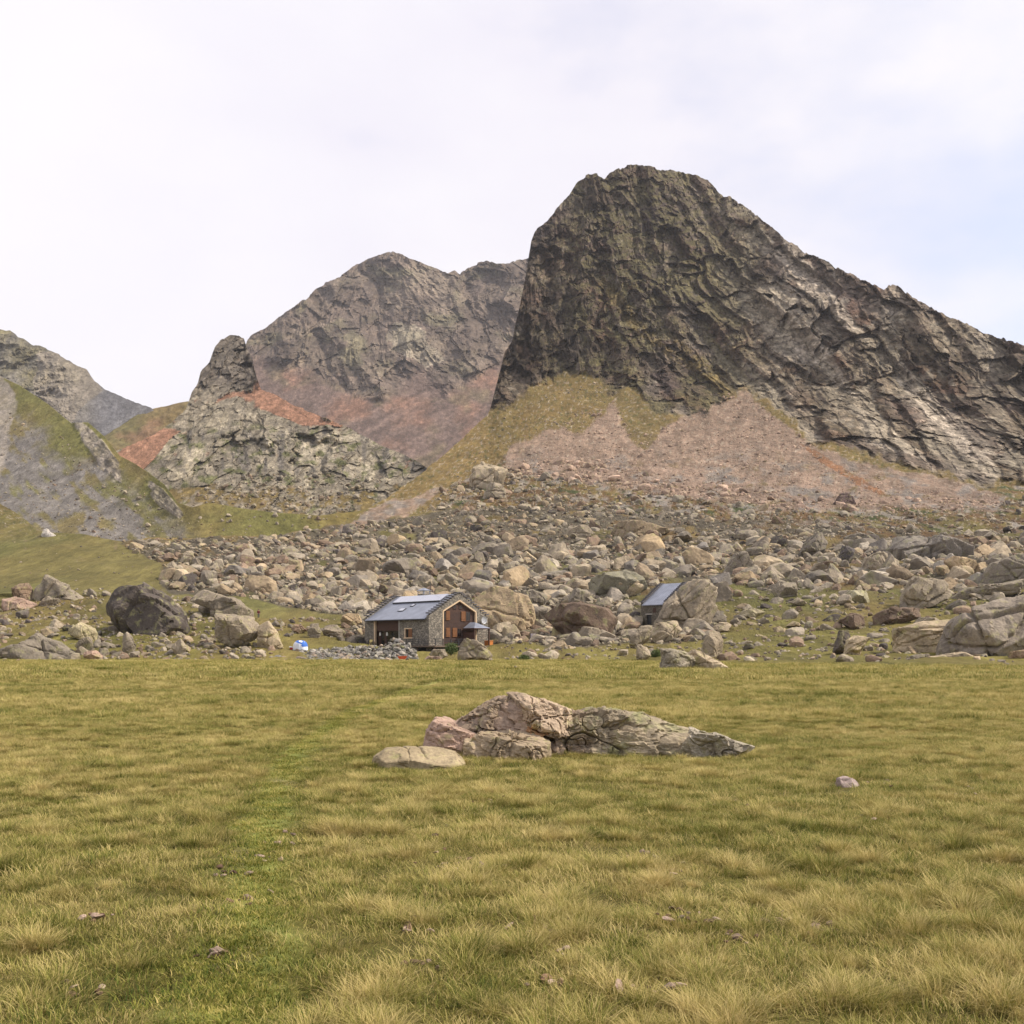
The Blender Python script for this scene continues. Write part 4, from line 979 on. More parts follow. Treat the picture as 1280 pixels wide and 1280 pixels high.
# stones at the foot of the pinnacle hill and on the valley floor
PX, PY, PQ = S3
q = sample_poly([(225,640),(270,600),(330,592),(420,590),(480,600),(440,640),(300,648)], 620); rr = powr(620, 2.6, .9, 5)
ii = np.clip(((q[:, 0] - PX[0, 0]) / (PX[1, 0] - PX[0, 0])).astype(int), 0, PX.shape[0] - 1)
kk = np.clip(((PY[ii, 0] - q[:, 1]) / (PY[ii, 0] - PY[ii, -1]) * (PX.shape[1] - 1)).astype(int), 0, PX.shape[1] - 1)
pp = PQ[ii, kk]; rubble('pinnacle_rubble', pp, rr * pp[:, 1] / F, np.full(620, 2), 'pale broken rocks below the cliff band of the pinnacle hill', 'rubble')
PX, PY, PQ = S6
q = np.concatenate([sample_poly([(230,668),(240,640),(440,645),(430,665)], 60), sample_poly([(60,640),(150,600),(230,650),(230,675),(100,672)], 90), sample_poly([(-20,500),(40,520),(200,620),(235,675),(60,680),(-20,640)], 500)]); rr = np.concatenate([powr(150, 2.4, .8, 5), powr(500, 2.6, .6, 2.2)])
ii = np.clip(((q[:, 0] - PX[0, 0]) / (PX[1, 0] - PX[0, 0])).astype(int), 0, PX.shape[0] - 1)
kk = np.clip(((PY[ii, 0] - q[:, 1]) / (PY[ii, 0] - PY[ii, -1]) * (PX.shape[1] - 1)).astype(int), 0, PX.shape[1] - 1)
pp = PQ[ii, kk]; rubble('valley_stones', pp, rr * pp[:, 1] / F, np.full(650, 2), 'scattered grey stones on the green valley floor behind the talus', 'rubble')
# pale rock on the knoll
o = T([(51,670),(53,662),(57,660),(60,664),(69,670),(66,673),(56,672)], 'small whitish pointed rock on the crest of the grassy knoll', (.50,.46,.42), .8, D=322, npl=5)

# the stone bank below the hut
BTOP = [(336,815),(420,810),(450,808),(480,807),(490,800),(497,798),(504,802),(514,809),(522,818)]
NBF = 900
bx_ = rng.uniform(338, 521, 180 + NBF); bt_ = interp(bx_, BTOP); bank = np.stack([bx_, bt_ + (829 - bt_) * rng.random(180 + NBF)], 1)
br = np.concatenate([powr(180, 2.0, 2.5, 5.0), powr(NBF, 2.4, 1.3, 2.7)])
def bank_D(px, py):
    t = (829 - py) / (829 - interp(np.array([px]), BTOP)[0]); return 157 + 17 * t - 4 * sstep(440, 500, px)
BW = []
for (px, py) in bank: BW.append(P(px, py, bank_D(px, py)))
BW = np.array(BW); BR = br * BW[:, 1] / F
slib = []
for k in range(12):
    v, f = plain_rock(800 + k, 3, 1.1, .9, .75, .05, 9)
    slib.append(np_mesh('stone', v, f, np.zeros((len(v), 3), np.float32) + np.array([(.26,.245,.225), (.18,.172,.16), (.34,.315,.28), (.27,.215,.175)][k % 4]), False, M['boulder']))
for k in range(180):
    o = bpy.data.objects.new('stone', slib[k % 12]); COL.objects.link(o); o.location = BW[k]; s = BR[k]
    o.scale = (s, s, s * .9); o.rotation_euler = (rng.normal() * .4, rng.normal() * .4, rng.uniform(0, 6.28))
    tag(o, 'grey broken stone in the long bank heaped below the hut terrace', 'stone', 'stones of the bank below the hut')
rubble('stone_bank_fill', BW[180:], BR[180:], np.full(NBF, 2), 'small grey rubble packed between the stones of the bank below the hut', 'rubble', tint=np.zeros((NBF, 3)) + np.array((.22,.205,.185)))
# earth the bank leans on
bx = np.linspace(334, 524, 70); rows = np.linspace(-.15, 1, 9)
bv = []
for a in bx:
    tp_ = interp(np.array([a]), BTOP)[0]; row = []
    for t_ in rows:
        yy = 829 - (829 - tp_) * t_; row.append(P(a, yy, bank_D(a, yy)) + np.array([0, .5, -.35]))
    e_ = row[-1].copy(); e_[1] += 12; e_[2] = min(e_[2], HUT_Z - .5); row.append(e_)
    bv.append(row)
bv = np.array(bv)
me = np_mesh('terrace_ground', bv.reshape(-1, 3), grid_faces(70, 10), np.zeros((700, 3), np.float32) + np.array((.07,.065,.055)), True, M['terrain'], {'spk': np.full(700, .4)})
tag(link(bpy.data.objects.new('terrace_ground', me)), kind='structure')

# ------------------------------------------------------------------ the hut
hut = empty('stone_hut', (HUT_X, HUT_Y, HUT_Z), -HUT_A)
tag(hut, 'two-storey grey stone mountain hut with zinc roof and timber gable at the meadow edge', 'hut')
L, Wd = HUT_L, HUT_W; he, hr, PO = 4.55, 8.55, .38
def G(w): return he + PO + (hr - he) * (1 - abs(w - Wd / 2) / (Wd / 2))
zb = -3.2
w = MB()
# near gable around the timber recess
rec = [(2.9, 0), (10.4, 0), (10.4, 5.75), (6.65, 7.7), (2.9, 5.75)]
w.prism([(0, zb), (2.9, zb), (2.9, G(2.9)), (0, G(0))], 0, -.6, 0)
w.prism([(10.4, zb), (Wd, zb), (Wd, G(Wd)), (10.4, G(10.4))], 0, -.6, 0)
w.prism([(2.9, 5.75), (6.65, 7.7), (6.65, G(6.5)), (6.5, G(6.5)), (2.9, G(2.9))], 0, -.6, 0)
w.prism([(6.65, 7.7), (10.4, 5.75), (10.4, G(10.4)), (6.65, G(6.65))], 0, -.6, 0)
w.prism([(2.9, zb), (10.4, zb), (10.4, 0), (2.9, 0)], 0, -.6, -.01)
# far gable, front wall with opening and window, back wall
w.prism([(0, zb), (Wd, zb), (Wd, G(Wd)), (Wd / 2, G(Wd / 2)), (0, G(0))], 0, -L, -L + .6)
ox0, ox1 = -15.2, -7.85
w.box(-L + .6, ox0, 0, .5, zb, he); w.box(ox0, ox1, 0, .5, zb, 0)
wx0, wx1, wz0, wz1 = -6.55, -4.5, 1.2, 2.95
w.box(ox1, wx0, 0, .5, zb, he); w.box(wx0, wx1, 0, .5, zb, wz0); w.box(wx0, wx1, 0, .5, wz1, he); w.box(wx1, -.6, 0, .5, zb, he)
w.box(-L + .6, -.6, Wd - .5, Wd, zb, he)
w.build('wall', M['wall'], hut)
# roof
r = MB(); e0 = -.45; sl = (hr - he) / (Wd / 2); zt = .16
def rz(v): return he + .02 + sl * min(v, Wd - v)
r.prism([(e0, rz(e0)), (Wd / 2, rz(Wd / 2)), (Wd / 2, rz(Wd / 2) + zt), (e0, rz(e0) + zt)], 0, -L + .62, -.62)
r.prism([(Wd / 2 + .003, rz(Wd / 2)), (Wd - e0, rz(e0)), (Wd - e0, rz(e0) + zt), (Wd / 2 + .003, rz(Wd / 2) + zt)], 0, -L + .62, -.62)
roof = r.build('roof', M['roof'], hut)
g = MB(); g.box(-L + .7, -.7, e0 - .14, e0 - .01, rz(e0) - .05, rz(e0) + .1); g.build('gutter', M['dark'], hut)
# stepped slate copings on both gables
for xa, xb in ((-.72, .12), (-L - .12, -L + .72)):
    c = MB(); n = 12
    for side in (0, 1):
        for i in range(n):
            a = i * (Wd / 2) / n; b = a + (Wd / 2) / n * 1.15
            z = G(b) + .16
            y0, y1 = (a - .12, b) if side == 0 else (Wd - b, Wd - a + .12)
            c.box(xa, xb, y0, y1, z - .2, z)
    c.build('coping', M['slate'], hut)
# solar panels along the ridge, two skylights, chimney, antenna
def on_roof(x0, x1, t0, t1, th, off=.02):
    a0, a1 = Wd / 2 * t0, Wd / 2 * t1; nrm = Vector((0, -sl, 1)).normalized()
    A = [Vector((xx, vv_, rz(vv_) + zt)) + nrm * off for xx, vv_ in ((x0, a0), (x1, a0), (x1, a1), (x0, a1))]
    Bq = [q + nrm * th for q in A]
    return MB().add(A + Bq, [(0,3,2,1),(4,5,6,7),(0,1,5,4),(1,2,6,5),(2,3,7,6),(3,0,4,7)])
npan = 9; px0, px1 = -15.6, -2.4
for i in range(npan):
    a = px0 + (px1 - px0) * i / npan; on_roof(a, a + (px1 - px0) / npan - .03, .68, .965, .09, .16).build('solar_panel', M['solar'], roof)
rail = on_roof(px0, px1, .665, .678, .2, .0); rail.build('panel_rail', M['dark'], roof)
for (x0, x1, t0, t1) in ((-11.0, -9.5, .29, .42), (-9.2, -8.3, .50, .60)):
    s_ = on_roof(x0, x1, t0, t1, .1, .0).build('skylight', M['dark'], roof)
    on_roof(x0 + .12, x1 - .12, t0 + .012, t1 - .012, .03, .1).build('pane', M['solar'], s_)
ch = MB(); ch.box(-11.8, -9.9, 6.9, 8.2, rz(7.6) - .5, hr + .55); cho = ch.build('chimney', M['wall'], roof)
ch = MB()
for a, b in ((-11.75, 6.95), (-9.95, 6.95), (-11.75, 8.15), (-9.95, 8.15)): ch.bar((a, b, hr + .55), (a, b, hr + 1.15), .1)
cx, cy = -10.85, 7.55
ch.add([(cx - 1.15, cy - .85, hr + 1.15), (cx + 1.15, cy - .85, hr + 1.15), (cx + 1.15, cy + .85, hr + 1.15), (cx - 1.15, cy + .85, hr + 1.15), (cx - .3, cy, hr + 1.62), (cx + .3, cy, hr + 1.62)],
       [(0,3,2,1),(0,1,5,4),(2,3,4,5),(1,2,5),(3,0,4)])
ch.build('chimney_cap', M['roof'], cho)
MB().tube((-8.6, 7.2, rz(7.2)), (-8.6, 7.2, hr + 4.2), .045, .025, 8).build('antenna', M['dark'], roof)
# timber gable
MB().prism(rec, 0, -.58, -.36).build('timber_gable', M['timber'], hut)
t = MB()
t.box(-.33, .05, 2.92, 3.14, 0, 5.7); t.box(-.33, .05, 10.16, 10.38, 0, 5.7)
t.bar((-.14, 3.0, 5.72), (-.14, 6.65, 7.6), .38, .22); t.bar((-.14, 6.65, 7.6), (-.14, 10.3, 5.72), .375, .225)
t.build('gable_trim', M['trim'], hut)
bt = MB()
for i in range(1, 26): bt.box(-.36, -.335, 3.15, 10.15, i * .22 - .012, i * .22 + .012)
bt.build('board_joints', M['dark'], hut)
def gable_window(y0, y1, z0, z1, shut=None):
    q = MB(); q.box(-.335, -.27, y0, y1, z0, z0 + .09); q.box(-.335, -.27, y0, y1, z1 - .09, z1); q.box(-.335, -.27, y0, y0 + .09, z0 + .09, z1 - .09); q.box(-.335, -.27, y1 - .09, y1, z0 + .09, z1 - .09)
    q.box(-.335, -.275, (y0 + y1) / 2 - .035, (y0 + y1) / 2 + .035, z0 + .09, z1 - .09)
    wn = q.build('window', M['timber'], hut); MB().box(-.334, -.30, y0 + .09, y1 - .09, z0 + .09, z1 - .09).build('pane', M['glass'], wn)
    if shut:
        a, b = shut; s_ = MB(); s_.box(-.30, -.24, a, b, z0 - .05, z1 + .05); s_.box(-.24, -.215, a + .06, b - .06, z0 + .25, z0 + .37); s_.box(-.24, -.215, a + .06, b - .06, z1 - .37, z1 - .25)
        s_.build('shutter', M['shutter'], hut)
gable_window(5.45, 6.15, 6.15, 6.85); gable_window(6.75, 7.45, 6.15, 6.85)
gable_window(3.2, 3.85, 4.3, 5.75, (3.92, 4.72)); gable_window(8.25, 9.25, 4.2, 5.75, (7.2, 8.15))
gable_window(3.2, 3.85, 1.5, 2.95, (3.92, 4.75)); gable_window(6.35, 7.2, 1.5, 2.95, (5.3, 6.25))
d_ = MB().box(-.335, -.24, 7.7, 8.8, 0.0, 2.2).build('door', M['timber'], hut); MB().box(-.24, -.2, 7.85, 8.65, 1.0, 2.0).build('door_pane', M['glass'], d_)
MB().tube((-.24, 7.8, 1.05), (-.14, 7.8, 1.05), .035).build('handle', M['dark'], d_)
# porch
pr_ = MB(); a0, a1, b0, b1, zl, zh = .15, 3.0, 7.3, 10.9, 2.95, 3.95
pr_.add([(a0, b0, zl), (a1, b0, zl), (a1, b1, zl), (a0, b1, zl), (a0, 8.8, zh), (a0 + 1.0, 9.1, zh), (a0, 9.4, zh)], [(0,3,2,1), (0,1,5,4), (1,2,5), (2,3,6,5), (3,0,4,6), (4,5,6)])
po = pr_.build('porch_roof', M['roof'], hut)
MB().box(a0, a1 + .05, b0 - .05, b1 + .05, zl - .16, zl - .01).build('fascia', M['timber'], po)
for yy in (b0 + .15, b1 - .15): MB().box(2.7, 2.88, yy - .09, yy + .09, -2.2, zl - .17).build('porch_post', M['timber'], hut)
MB().box(.06, 2.6, 7.36, 7.48, 0, 2.2).build('porch_screen', M['timber'], hut)
# deck and railing
dk = MB(); dk.box(.02, 3.2, -1.3, 11.0, -.25, -.02); dk.box(-4.6, .02, -1.3, -.02, -.25, -.02)
deck = dk.build('deck', M['deck'], hut)
for (a, b) in ((2.9, -1.1), (2.9, 3), (2.9, 6.6), (-1.6, -1.1), (-4.4, -1.1)): MB().box(a - .12, a + .12, b - .12, b + .12, -3.2, -.26).build('deck_post', M['timber'], deck)
rl = MB()
for k in range(6): rl.box(3.02, 3.14, -1.2 + k * 1.65, -1.08 + k * 1.65, -.02, 1.12)
for z in (.35, .68, 1.02): rl.box(3.055, 3.115, -1.2, 7.1, z, z + .08)
for k in range(4): rl.box(-4.5 + k * 1.6, -4.43 + k * 1.6, -1.25, -1.18, -.02, 1.05)
for z in (.35, .68, 1.02): rl.box(-4.5, 3.1, -1.245, -1.185, z, z + .08)
rl.build('railing', M['dark'], hut)
MB().box(-3.9, -.7, -.06, -.012, -2.9, -.4).build('shade_panel_front', M['dark'], hut); MB().box(.01, .06, .6, 6.4, -2.9, -.35).build('shade_panel_gable', M['dark'], hut)  # dark panels added on the foundation to paint the shade under the deck
# front recess: timber upper panel, glazed doors, lamps, posts
MB().box(ox0, ox1, .32, .44, 2.55, he - .02).build('timber_panel', M['timber'], hut)
q = MB(); q.box(ox0, ox0 + 1.1, .7, .8, 0, 2.55); q.box(ox0 + 2.1, ox0 + 2.7, .7, .8, 0, 2.55); q.box(ox1 - 1.0, ox1, .7, .8, 0, 2.55)
q.build('entrance_panel', M['timber'], hut)
for k, (a, b) in enumerate(((ox0 + 1.12, ox0 + 2.08), (ox0 + 2.72, ox0 + 4.5), (ox0 + 4.55, ox1 - 1.02))):
    dd = MB().box(a, b, .76, .82, 0, 2.5); do = dd.build('glazed_door', M['glass'], hut)
    MB().box(a, b, .70, .755, 1.0, 1.08).build('door_rail', M['timber'], do)
MB().box(ox0, ox1, .85, 3.2, 2.56, 2.62).build('recess_ceiling', M['timber'], hut)
for a in (ox0 + 1.55, ox0 + 3.55):
    ln = MB(); ln.tube((a, .15, 1.75), (a, .15, 2.3), .17, .12, 10); lo = ln.build('wall_lantern', M['lamp'], hut); MB().tube((a, .15, 2.3), (a, .3, 2.65), .03, .03, 6).build('bracket', M['dark'], lo)
MB().box(ox0 + .02, ox0 + .3, -.06, .3, 0, he - .06).build('trim_post', M['trim'], hut); MB().box(ox1 - .28, ox1 - .02, -.06, .3, 0, he - .06).build('trim_post', M['concrete'], hut)
ww = MB(); ww.box(wx0, wx1, -.05, .2, wz1 - .16, wz1 - .002); ww.box(wx0, wx0 + .2, -.05, .2, wz0 + .18, wz1 - .162); ww.box(wx0 - .1, wx1 + .1, -.12, .2, wz0 + .0, wz0 + .178)
wf = ww.build('window', M['trim'], hut); MB().box(wx0 + .2, wx1 - .02, .22, .27, wz0 + .02, wz1 - .02).build('pane', M['glass'], wf)
MB().box(wx1 - .85, wx1 + .15, -.1, -.055, wz0 + .2, wz1 - .17).build('shutter', M['shutter'], hut)
# satellite dish on the gable
ds = MB(); rings = []
for i in range(5):
    rr_ = .62 * i / 4; dep = .16 * (i / 4) ** 2
    rings.append([(.45 + dep, 11.6 + rr_ * math.cos(t_), 4.35 + rr_ * math.sin(t_)) for t_ in np.linspace(0, 2 * math.pi, 20, endpoint=False)])
vs = [p_ for rg in rings for p_ in rg]; fs = [(i * 20 + j, i * 20 + (j + 1) % 20, (i + 1) * 20 + (j + 1) % 20, (i + 1) * 20 + j) for i in range(4) for j in range(20)]
n0 = len(vs); vs += [(a - .03, b, c_) for a, b, c_ in vs]; fs += [tuple(n0 + i for i in f_[::-1]) for f_ in fs] + [(80 + j, 80 + (j + 1) % 20, n0 + 80 + (j + 1) % 20, n0 + 80 + j) for j in range(20)]
ds.add(vs, fs); dso = ds.build('satellite_dish', M['dish'], hut)
MB().tube((0, 11.6, 4.35), (.44, 11.6, 4.35), .04).bar((.45, 11.6, 3.8), (1.0, 11.6, 4.3), .03).build('dish_arm', M['dark'], dso)

def hutw(u, v, z=0):
    c, s = math.cos(HUT_A), math.sin(HUT_A)
    return (HUT_X + u * c + v * s, HUT_Y - u * s + v * c, HUT_Z + z)
# terrace furniture
def table(u, v, label):
    t = empty('picnic_table', hutw(u, v, -.1), -HUT_A); tag(t, label, 'table', None)
    q = MB()
    for k in range(4): q.box(-.95, .95, -.4 + k * .205, -.21 + k * .205, .70, .745)
    q.build('tabletop', M['deck'], t)
    for s in (-1, 1): MB().box(-.95, .95, s * .68 - .13, s * .68 + .13, .42, .46).build('bench', M['deck'], t)
    for s in (-1, 1):
        l_ = MB(); l_.bar((s * .7, -.72, 0), (s * .7, -.28, .69), .07, .09); l_.bar((s * .7, .72, 0), (s * .7, .28, .69), .07, .09); l_.bar((s * .7, -.8, .38), (s * .7, .8, .38), .06, .08); l_.build('leg', M['dark'], t)
table(-16.6, -2.4, 'dark timber picnic table at the far left end of the hut terrace'); table(-12.6, -2.6, 'dark timber picnic table in front of the glazed hut entrance')
def chair(u, v, rz_, label):
    t = empty('terrace_chair', hutw(u, v, -.1), -HUT_A + rz_); tag(t, label, 'chair', 'dark chairs on the hut terrace')
    MB().box(-.24, .24, -.24, .24, .42, .46).build('seat', M['dark'], t); MB().box(-.24, .24, .2, .25, .5, .95).build('backrest', M['dark'], t)
    for a in (-.21, .21):
        for b in (-.21, .21): MB().box(a - .02, a + .02, b - .02, b + .02, 0, .95 if b > 0 else .42).build('leg', M['dark'], t)
for i, (u, v, a) in enumerate(((-17.8, -1.2, .3), (-16.9, -.9, 0), (-15.9, -.95, -.2), (-14.8, -1.3, .6))):
    chair(u, v, a, 'dark chair in the cluster against the left stone pier of the hut')
bd = empty('menu_board', hutw(-13.4, -1.9, -.1), -HUT_A); tag(bd, 'small yellowish standing board on the terrace by the hut entrance', 'board')
MB().add([(-.4,-.3,0),(.4,-.3,0),(.4,-.02,1.15),(-.4,-.02,1.15),(-.4,-.25,0),(.4,-.25,0),(.4,.03,1.15),(-.4,.03,1.15)], [(0,1,2,3),(7,6,5,4),(0,4,5,1),(1,5,6,2),(2,6,7,3),(3,7,4,0)]).build('panel', M['yellow'], bd)
MB().bar((-.35, .3, 0), (-.35, .06, 1.1), .05).bar((.35, .3, 0), (.35, .06, 1.1), .05).build('stand', M['deck'], bd)
# orange chest at the far corner of the gable
cb = empty('storage_chest', hutw(1.1, 12.2, -.2), -HUT_A); tag(cb, 'orange chest standing behind the porch at the right end of the hut', 'chest')
MB().box(-.5, .5, -.55, .55, 0, .95).build('body', M['orange'], cb, .03); MB().box(-.55, .55, -.6, .6, .955, 1.08).build('lid', M['orange'], cb, .03)
# wheelbarrow with orange tub
wp = P(503, 828, 146); wb = empty('wheelbarrow', (wp[0], wp[1], .06), R(8)); tag(wb, 'wheelbarrow with a bright red-orange tub on the meadow in front of the hut', 'wheelbarrow')
MB().add([(-.42,-.24,.28),(.38,-.24,.28),(.38,.24,.28),(-.42,.24,.28),(-.66,-.36,.66),(.66,-.36,.70),(.66,.36,.70),(-.66,.36,.66),(-.62,-.33,.64),(.62,-.33,.68),(.62,.33,.68),(-.62,.33,.64),(-.40,-.22,.31),(.36,-.22,.31),(.36,.22,.31),(-.40,.22,.31)],
         [(0,3,2,1),(0,1,5,4),(1,2,6,5),(2,3,7,6),(3,0,4,7),(4,5,9,8),(5,6,10,9),(6,7,11,10),(7,4,8,11),(8,9,13,12),(9,10,14,13),(10,11,15,14),(11,8,12,15),(12,13,14,15)]).build('tub', M['red_orange'], wb)
fr = MB()
for s in (-1, 1): fr.bar((-1.15, s * .3, .52), (.62, s * .16, .2), .04); fr.bar((-.45, s * .27, .3), (-.5, s * .3, 0), .035)
fr.build('frame', M['dark'], wb)
wh = MB(); wh.tube((.68, -.05, .19), (.68, .05, .19), .19, .19, 18); wh.build('wheel', M['dark'], wb)
# tent with a red bag
tp = P(375.5, 812.5, 173); tent = empty('tent', tuple(tp), R(-12)); tag(tent, 'white and blue dome tent above the stone bank left of the hut', 'tent')
d, f = ico(4); ex = 3.0
rr_ = ((np.abs(d[:, 0]) / 1.1) ** ex + (np.abs(d[:, 1]) / .95) ** ex + (np.abs(d[:, 2]) / 1.6) ** 2.4) ** (-1 / 2.7)
tv = d * rr_[:, None]; tv = tv * (1 + .03 * fbm(tv * 2.2, 3))[:, None]; tv[:, 2] = np.maximum(tv[:, 2], -.05)
link(bpy.data.objects.new('fly', np_mesh('fly', tv, f, None, True, M['white_cloth'])), tent)
cen = tv[f].mean(1); sel = (cen[:, 2] > 1.0) & (cen[:, 0] > -.75) & (fbm(cen * 1.4 + 3, 3) > -.12) | ((cen[:, 0] > .55) & (cen[:, 2] > .55) & (cen[:, 2] < 1.2))
bf = f[sel]; un, inv = np.unique(bf, return_inverse=True)
nv_ = tv[un] / np.linalg.norm(tv[un], axis=1)[:, None]
link(bpy.data.objects.new('blue_panel', np_mesh('blue_panel', tv[un] + nv_ * .02, inv.reshape(-1, 3), None, True, M['blue_cloth'])), tent)
dr = MB().prism([(-.35, .02), (.3, .02), (.25, .85), (-.05, 1.05), (-.3, .85)], 1, -.99, -.93); dr.build('door_flap', M['white_cloth'], tent)
bp = P(364.5, 813, 173); bag = empty('duffel_bag', tuple(bp), 0); tag(bag, 'red bag with a white top lying at the left side of the tent', 'bag')
b_ = ico(3); bv_ = b_[0] * np.array([.32, .24, .26]) + np.array([0, 0, .22]); link(bpy.data.objects.new('bag_body', np_mesh('bag_body', bv_, b_[1], None, True, M['red'])), bag)
bv_ = b_[0] * np.array([.34, .2, .1]) + np.array([-.1, 0, .52]); link(bpy.data.objects.new('bag_flap', np_mesh('bag_flap', bv_, b_[1], None, True, M['white_cloth'])), bag)
# small info sign
sp_ = on_main(666, 803); sg = empty('sign', (sp_[0], sp_[1], sp_[2] - .1), R(-6)); tag(sg, 'small pale notice panel on two posts between the hut and the dark overhanging boulder', 'sign')
MB().box(-.55, .55, -.03, .03, .55, 1.5).build('panel', M['board'], sg, .01)
for s in (-.5, .5): MB().box(s - .05, s + .05, -.1, -.035, 0, 1.6).build('post', M['dark'], sg)

# ------------------------------------------------------------------ small stone shed
sx, sy = (833 - HX) / F * 208.4, 208.4
shed = empty('stone_shed', (sx, sy, 6.0), -HUT_A); tag(shed, 'small stone shed with a steep zinc roof tucked behind the massive pale outcrop', 'shed')
SL, SW, she, shr = 6.3, 12., 4.3, 8.4
def SG(w_): return she + .3 + (shr - she) * (1 - abs(w_ - SW / 2) / (SW / 2))
w = MB(); dx0, dx1 = -4.9, -3.7
w.box(-SL + .5, dx0, 0, .5, -2, she); w.box(dx1, -.5, 0, .5, -2, she); w.box(dx0, dx1, 0, .5, 2.3, she); w.box(dx0, dx1, 0, .5, -2, .3)
for a in (-SL, -.5): w.prism([(0, -2), (SW, -2), (SW, SG(SW)), (SW / 2, SG(SW / 2)), (0, SG(0))], 0, a, a + .5)
w.box(-SL + .5, -.5, SW - .5, SW, -2, she)
w.build('wall', M['wall_shed'], shed)
ssl = (shr - she) / (SW / 2); r = MB()
r.prism([(-.35, she + .02 - .35 * ssl), (SW / 2, shr + .02), (SW / 2, shr + .17), (-.35, she + .17 - .35 * ssl)], 0, -SL + .52, -.52)
r.prism([(SW / 2 + .003, shr + .02), (SW + .35, she + .02 - .35 * ssl), (SW + .35, she + .17 - .35 * ssl), (SW / 2 + .003, shr + .17)], 0, -SL + .52, -.52)
r.build('roof', M['roof'], shed)
c = MB()
for xa, xb in ((-SL - .1, -SL + .58), (-.58, .1)):
    for i in range(13):
        a = i * 6 / 13; b = a + .52; z = SG(b); c.box(xa, xb, a - .1, b, z - .26, z + .02); c.box(xa, xb, SW - b, SW - a + .1, z - .26, z + .02)
c.build('coping', M['slate'], shed)
MB().box(dx0, dx1, .3, .38, .3, 2.3).build('door', M['dark'], shed); MB().box(dx0 - .25, dx1 + .25, -.05, .2, 2.302, 2.55).build('lintel', M['concrete'], shed)
MB().box(-3.3, -2.5, -.04, -.01, 2.7, 3.6).build('shutter', M['timber'], shed)

# ------------------------------------------------------------------ hiker
hp = on_main(323, 776); hk = empty('person', (hp[0], hp[1], hp[2] - .02), R(35))
tag(hk, 'hiker in a dark red jacket and grey trousers standing above the pointed split boulder', 'person')
def skin(name, vs, es, rs, mat, parent, sub=2):
    me = bpy.data.meshes.new(name); me.from_pydata(vs, es, []); o = link(bpy.data.objects.new(name, me), parent)
    o.modifiers.new('s', 'SKIN'); sv = me.skin_vertices[0].data
    for k, r_ in enumerate(rs): sv[k].radius = (r_, r_) if not isinstance(r_, tuple) else r_
    sv[0].use_root = True
    if sub: m_ = o.modifiers.new('d', 'SUBSURF'); m_.levels = sub; m_.render_levels = sub
    me.materials.append(mat); return o
bvs = [(0,0,.92),(0,0,1.12),(0,.01,1.38),(0,0,1.52),(0,-.02,1.60),(0,-.02,1.70),
       (-.10,0,.88),(-.11,-.04,.48),(-.11,0,.08),(-.12,-.16,.05),(.10,0,.88),(.12,.05,.48),(.13,.08,.08),(.14,-.06,.05),
       (-.19,.01,1.40),(-.25,.03,1.14),(-.22,-.12,.94),(-.21,-.19,.87),(.19,.01,1.40),(.26,.02,1.14),(.24,-.1,.93),(.23,-.17,.86)]
bes = [(0,1),(1,2),(2,3),(3,4),(4,5),(0,6),(6,7),(7,8),(8,9),(0,10),(10,11),(11,12),(12,13),(2,14),(14,15),(15,16),(16,17),(2,18),(18,19),(19,20),(20,21)]
brs = [(.15,.11),(.14,.10),(.16,.11),.055,.085,.075,.085,.06,.045,.04,.085,.06,.045,.04,.06,.045,.035,.03,.06,.045,.035,.03]
skin('body', bvs, bes, brs, M['skin'], hk)
skin('jacket', [(0,0,.88),(0,0,1.12),(0,.01,1.38),(0,0,1.47),(-.19,.01,1.40),(-.25,.03,1.14),(-.225,-.10,.97),(.19,.01,1.40),(.26,.02,1.14),(.245,-.08,.96)],
     [(0,1),(1,2),(2,3),(2,4),(4,5),(5,6),(2,7),(7,8),(8,9)], [(.18,.14),(.17,.13),(.185,.14),.075,.085,.065,.055,.085,.065,.055], M['jacket'], hk)
skin('trousers', [(0,0,.95),(-.10,0,.86),(-.11,-.04,.48),(-.11,0,.12),(.10,0,.86),(.12,.05,.48),(.13,.08,.12)], [(0,1),(1,2),(2,3),(0,4),(4,5),(5,6)], [(.17,.13),.11,.08,.065,.11,.08,.065], M['trousers'], hk)
d, f = ico(3)
hv = d * np.array([.105, .12, .10]) + np.array([0, .012, 1.70]); hv = hv[:, :]; fh = f[(hv[f].mean(1)[:, 2] > 1.69) | (hv[f].mean(1)[:, 1] > .04)]
link(bpy.data.objects.new('hair', np_mesh('hair', hv, fh, None, True, M['hair'])), hk)
pk = empty('backpack', (0, 0, 0)); pk.location = (hp[0] - math.sin(R(35)) * .2, hp[1] + math.cos(R(35)) * .2, hp[2] + .93); pk.rotation_euler = (0, 0, R(35)); tag(pk, 'dark red backpack worn by the hiker on the slope', 'backpack')
d, f = ico(3); e_ = 3.; rr_ = ((np.abs(d[:, 0]) / .17) ** e_ + (np.abs(d[:, 1]) / .11) ** e_ + (np.abs(d[:, 2]) / .27) ** e_) ** (-1 / e_)
link(bpy.data.objects.new('pack_body', np_mesh('pack_body', d * rr_[:, None] + np.array([0, 0, .25]), f, None, True, M['red'])), pk)
MB().box(-.15, .15, -.02, .13, .5, .57).build('pack_lid', M['dark'], pk)

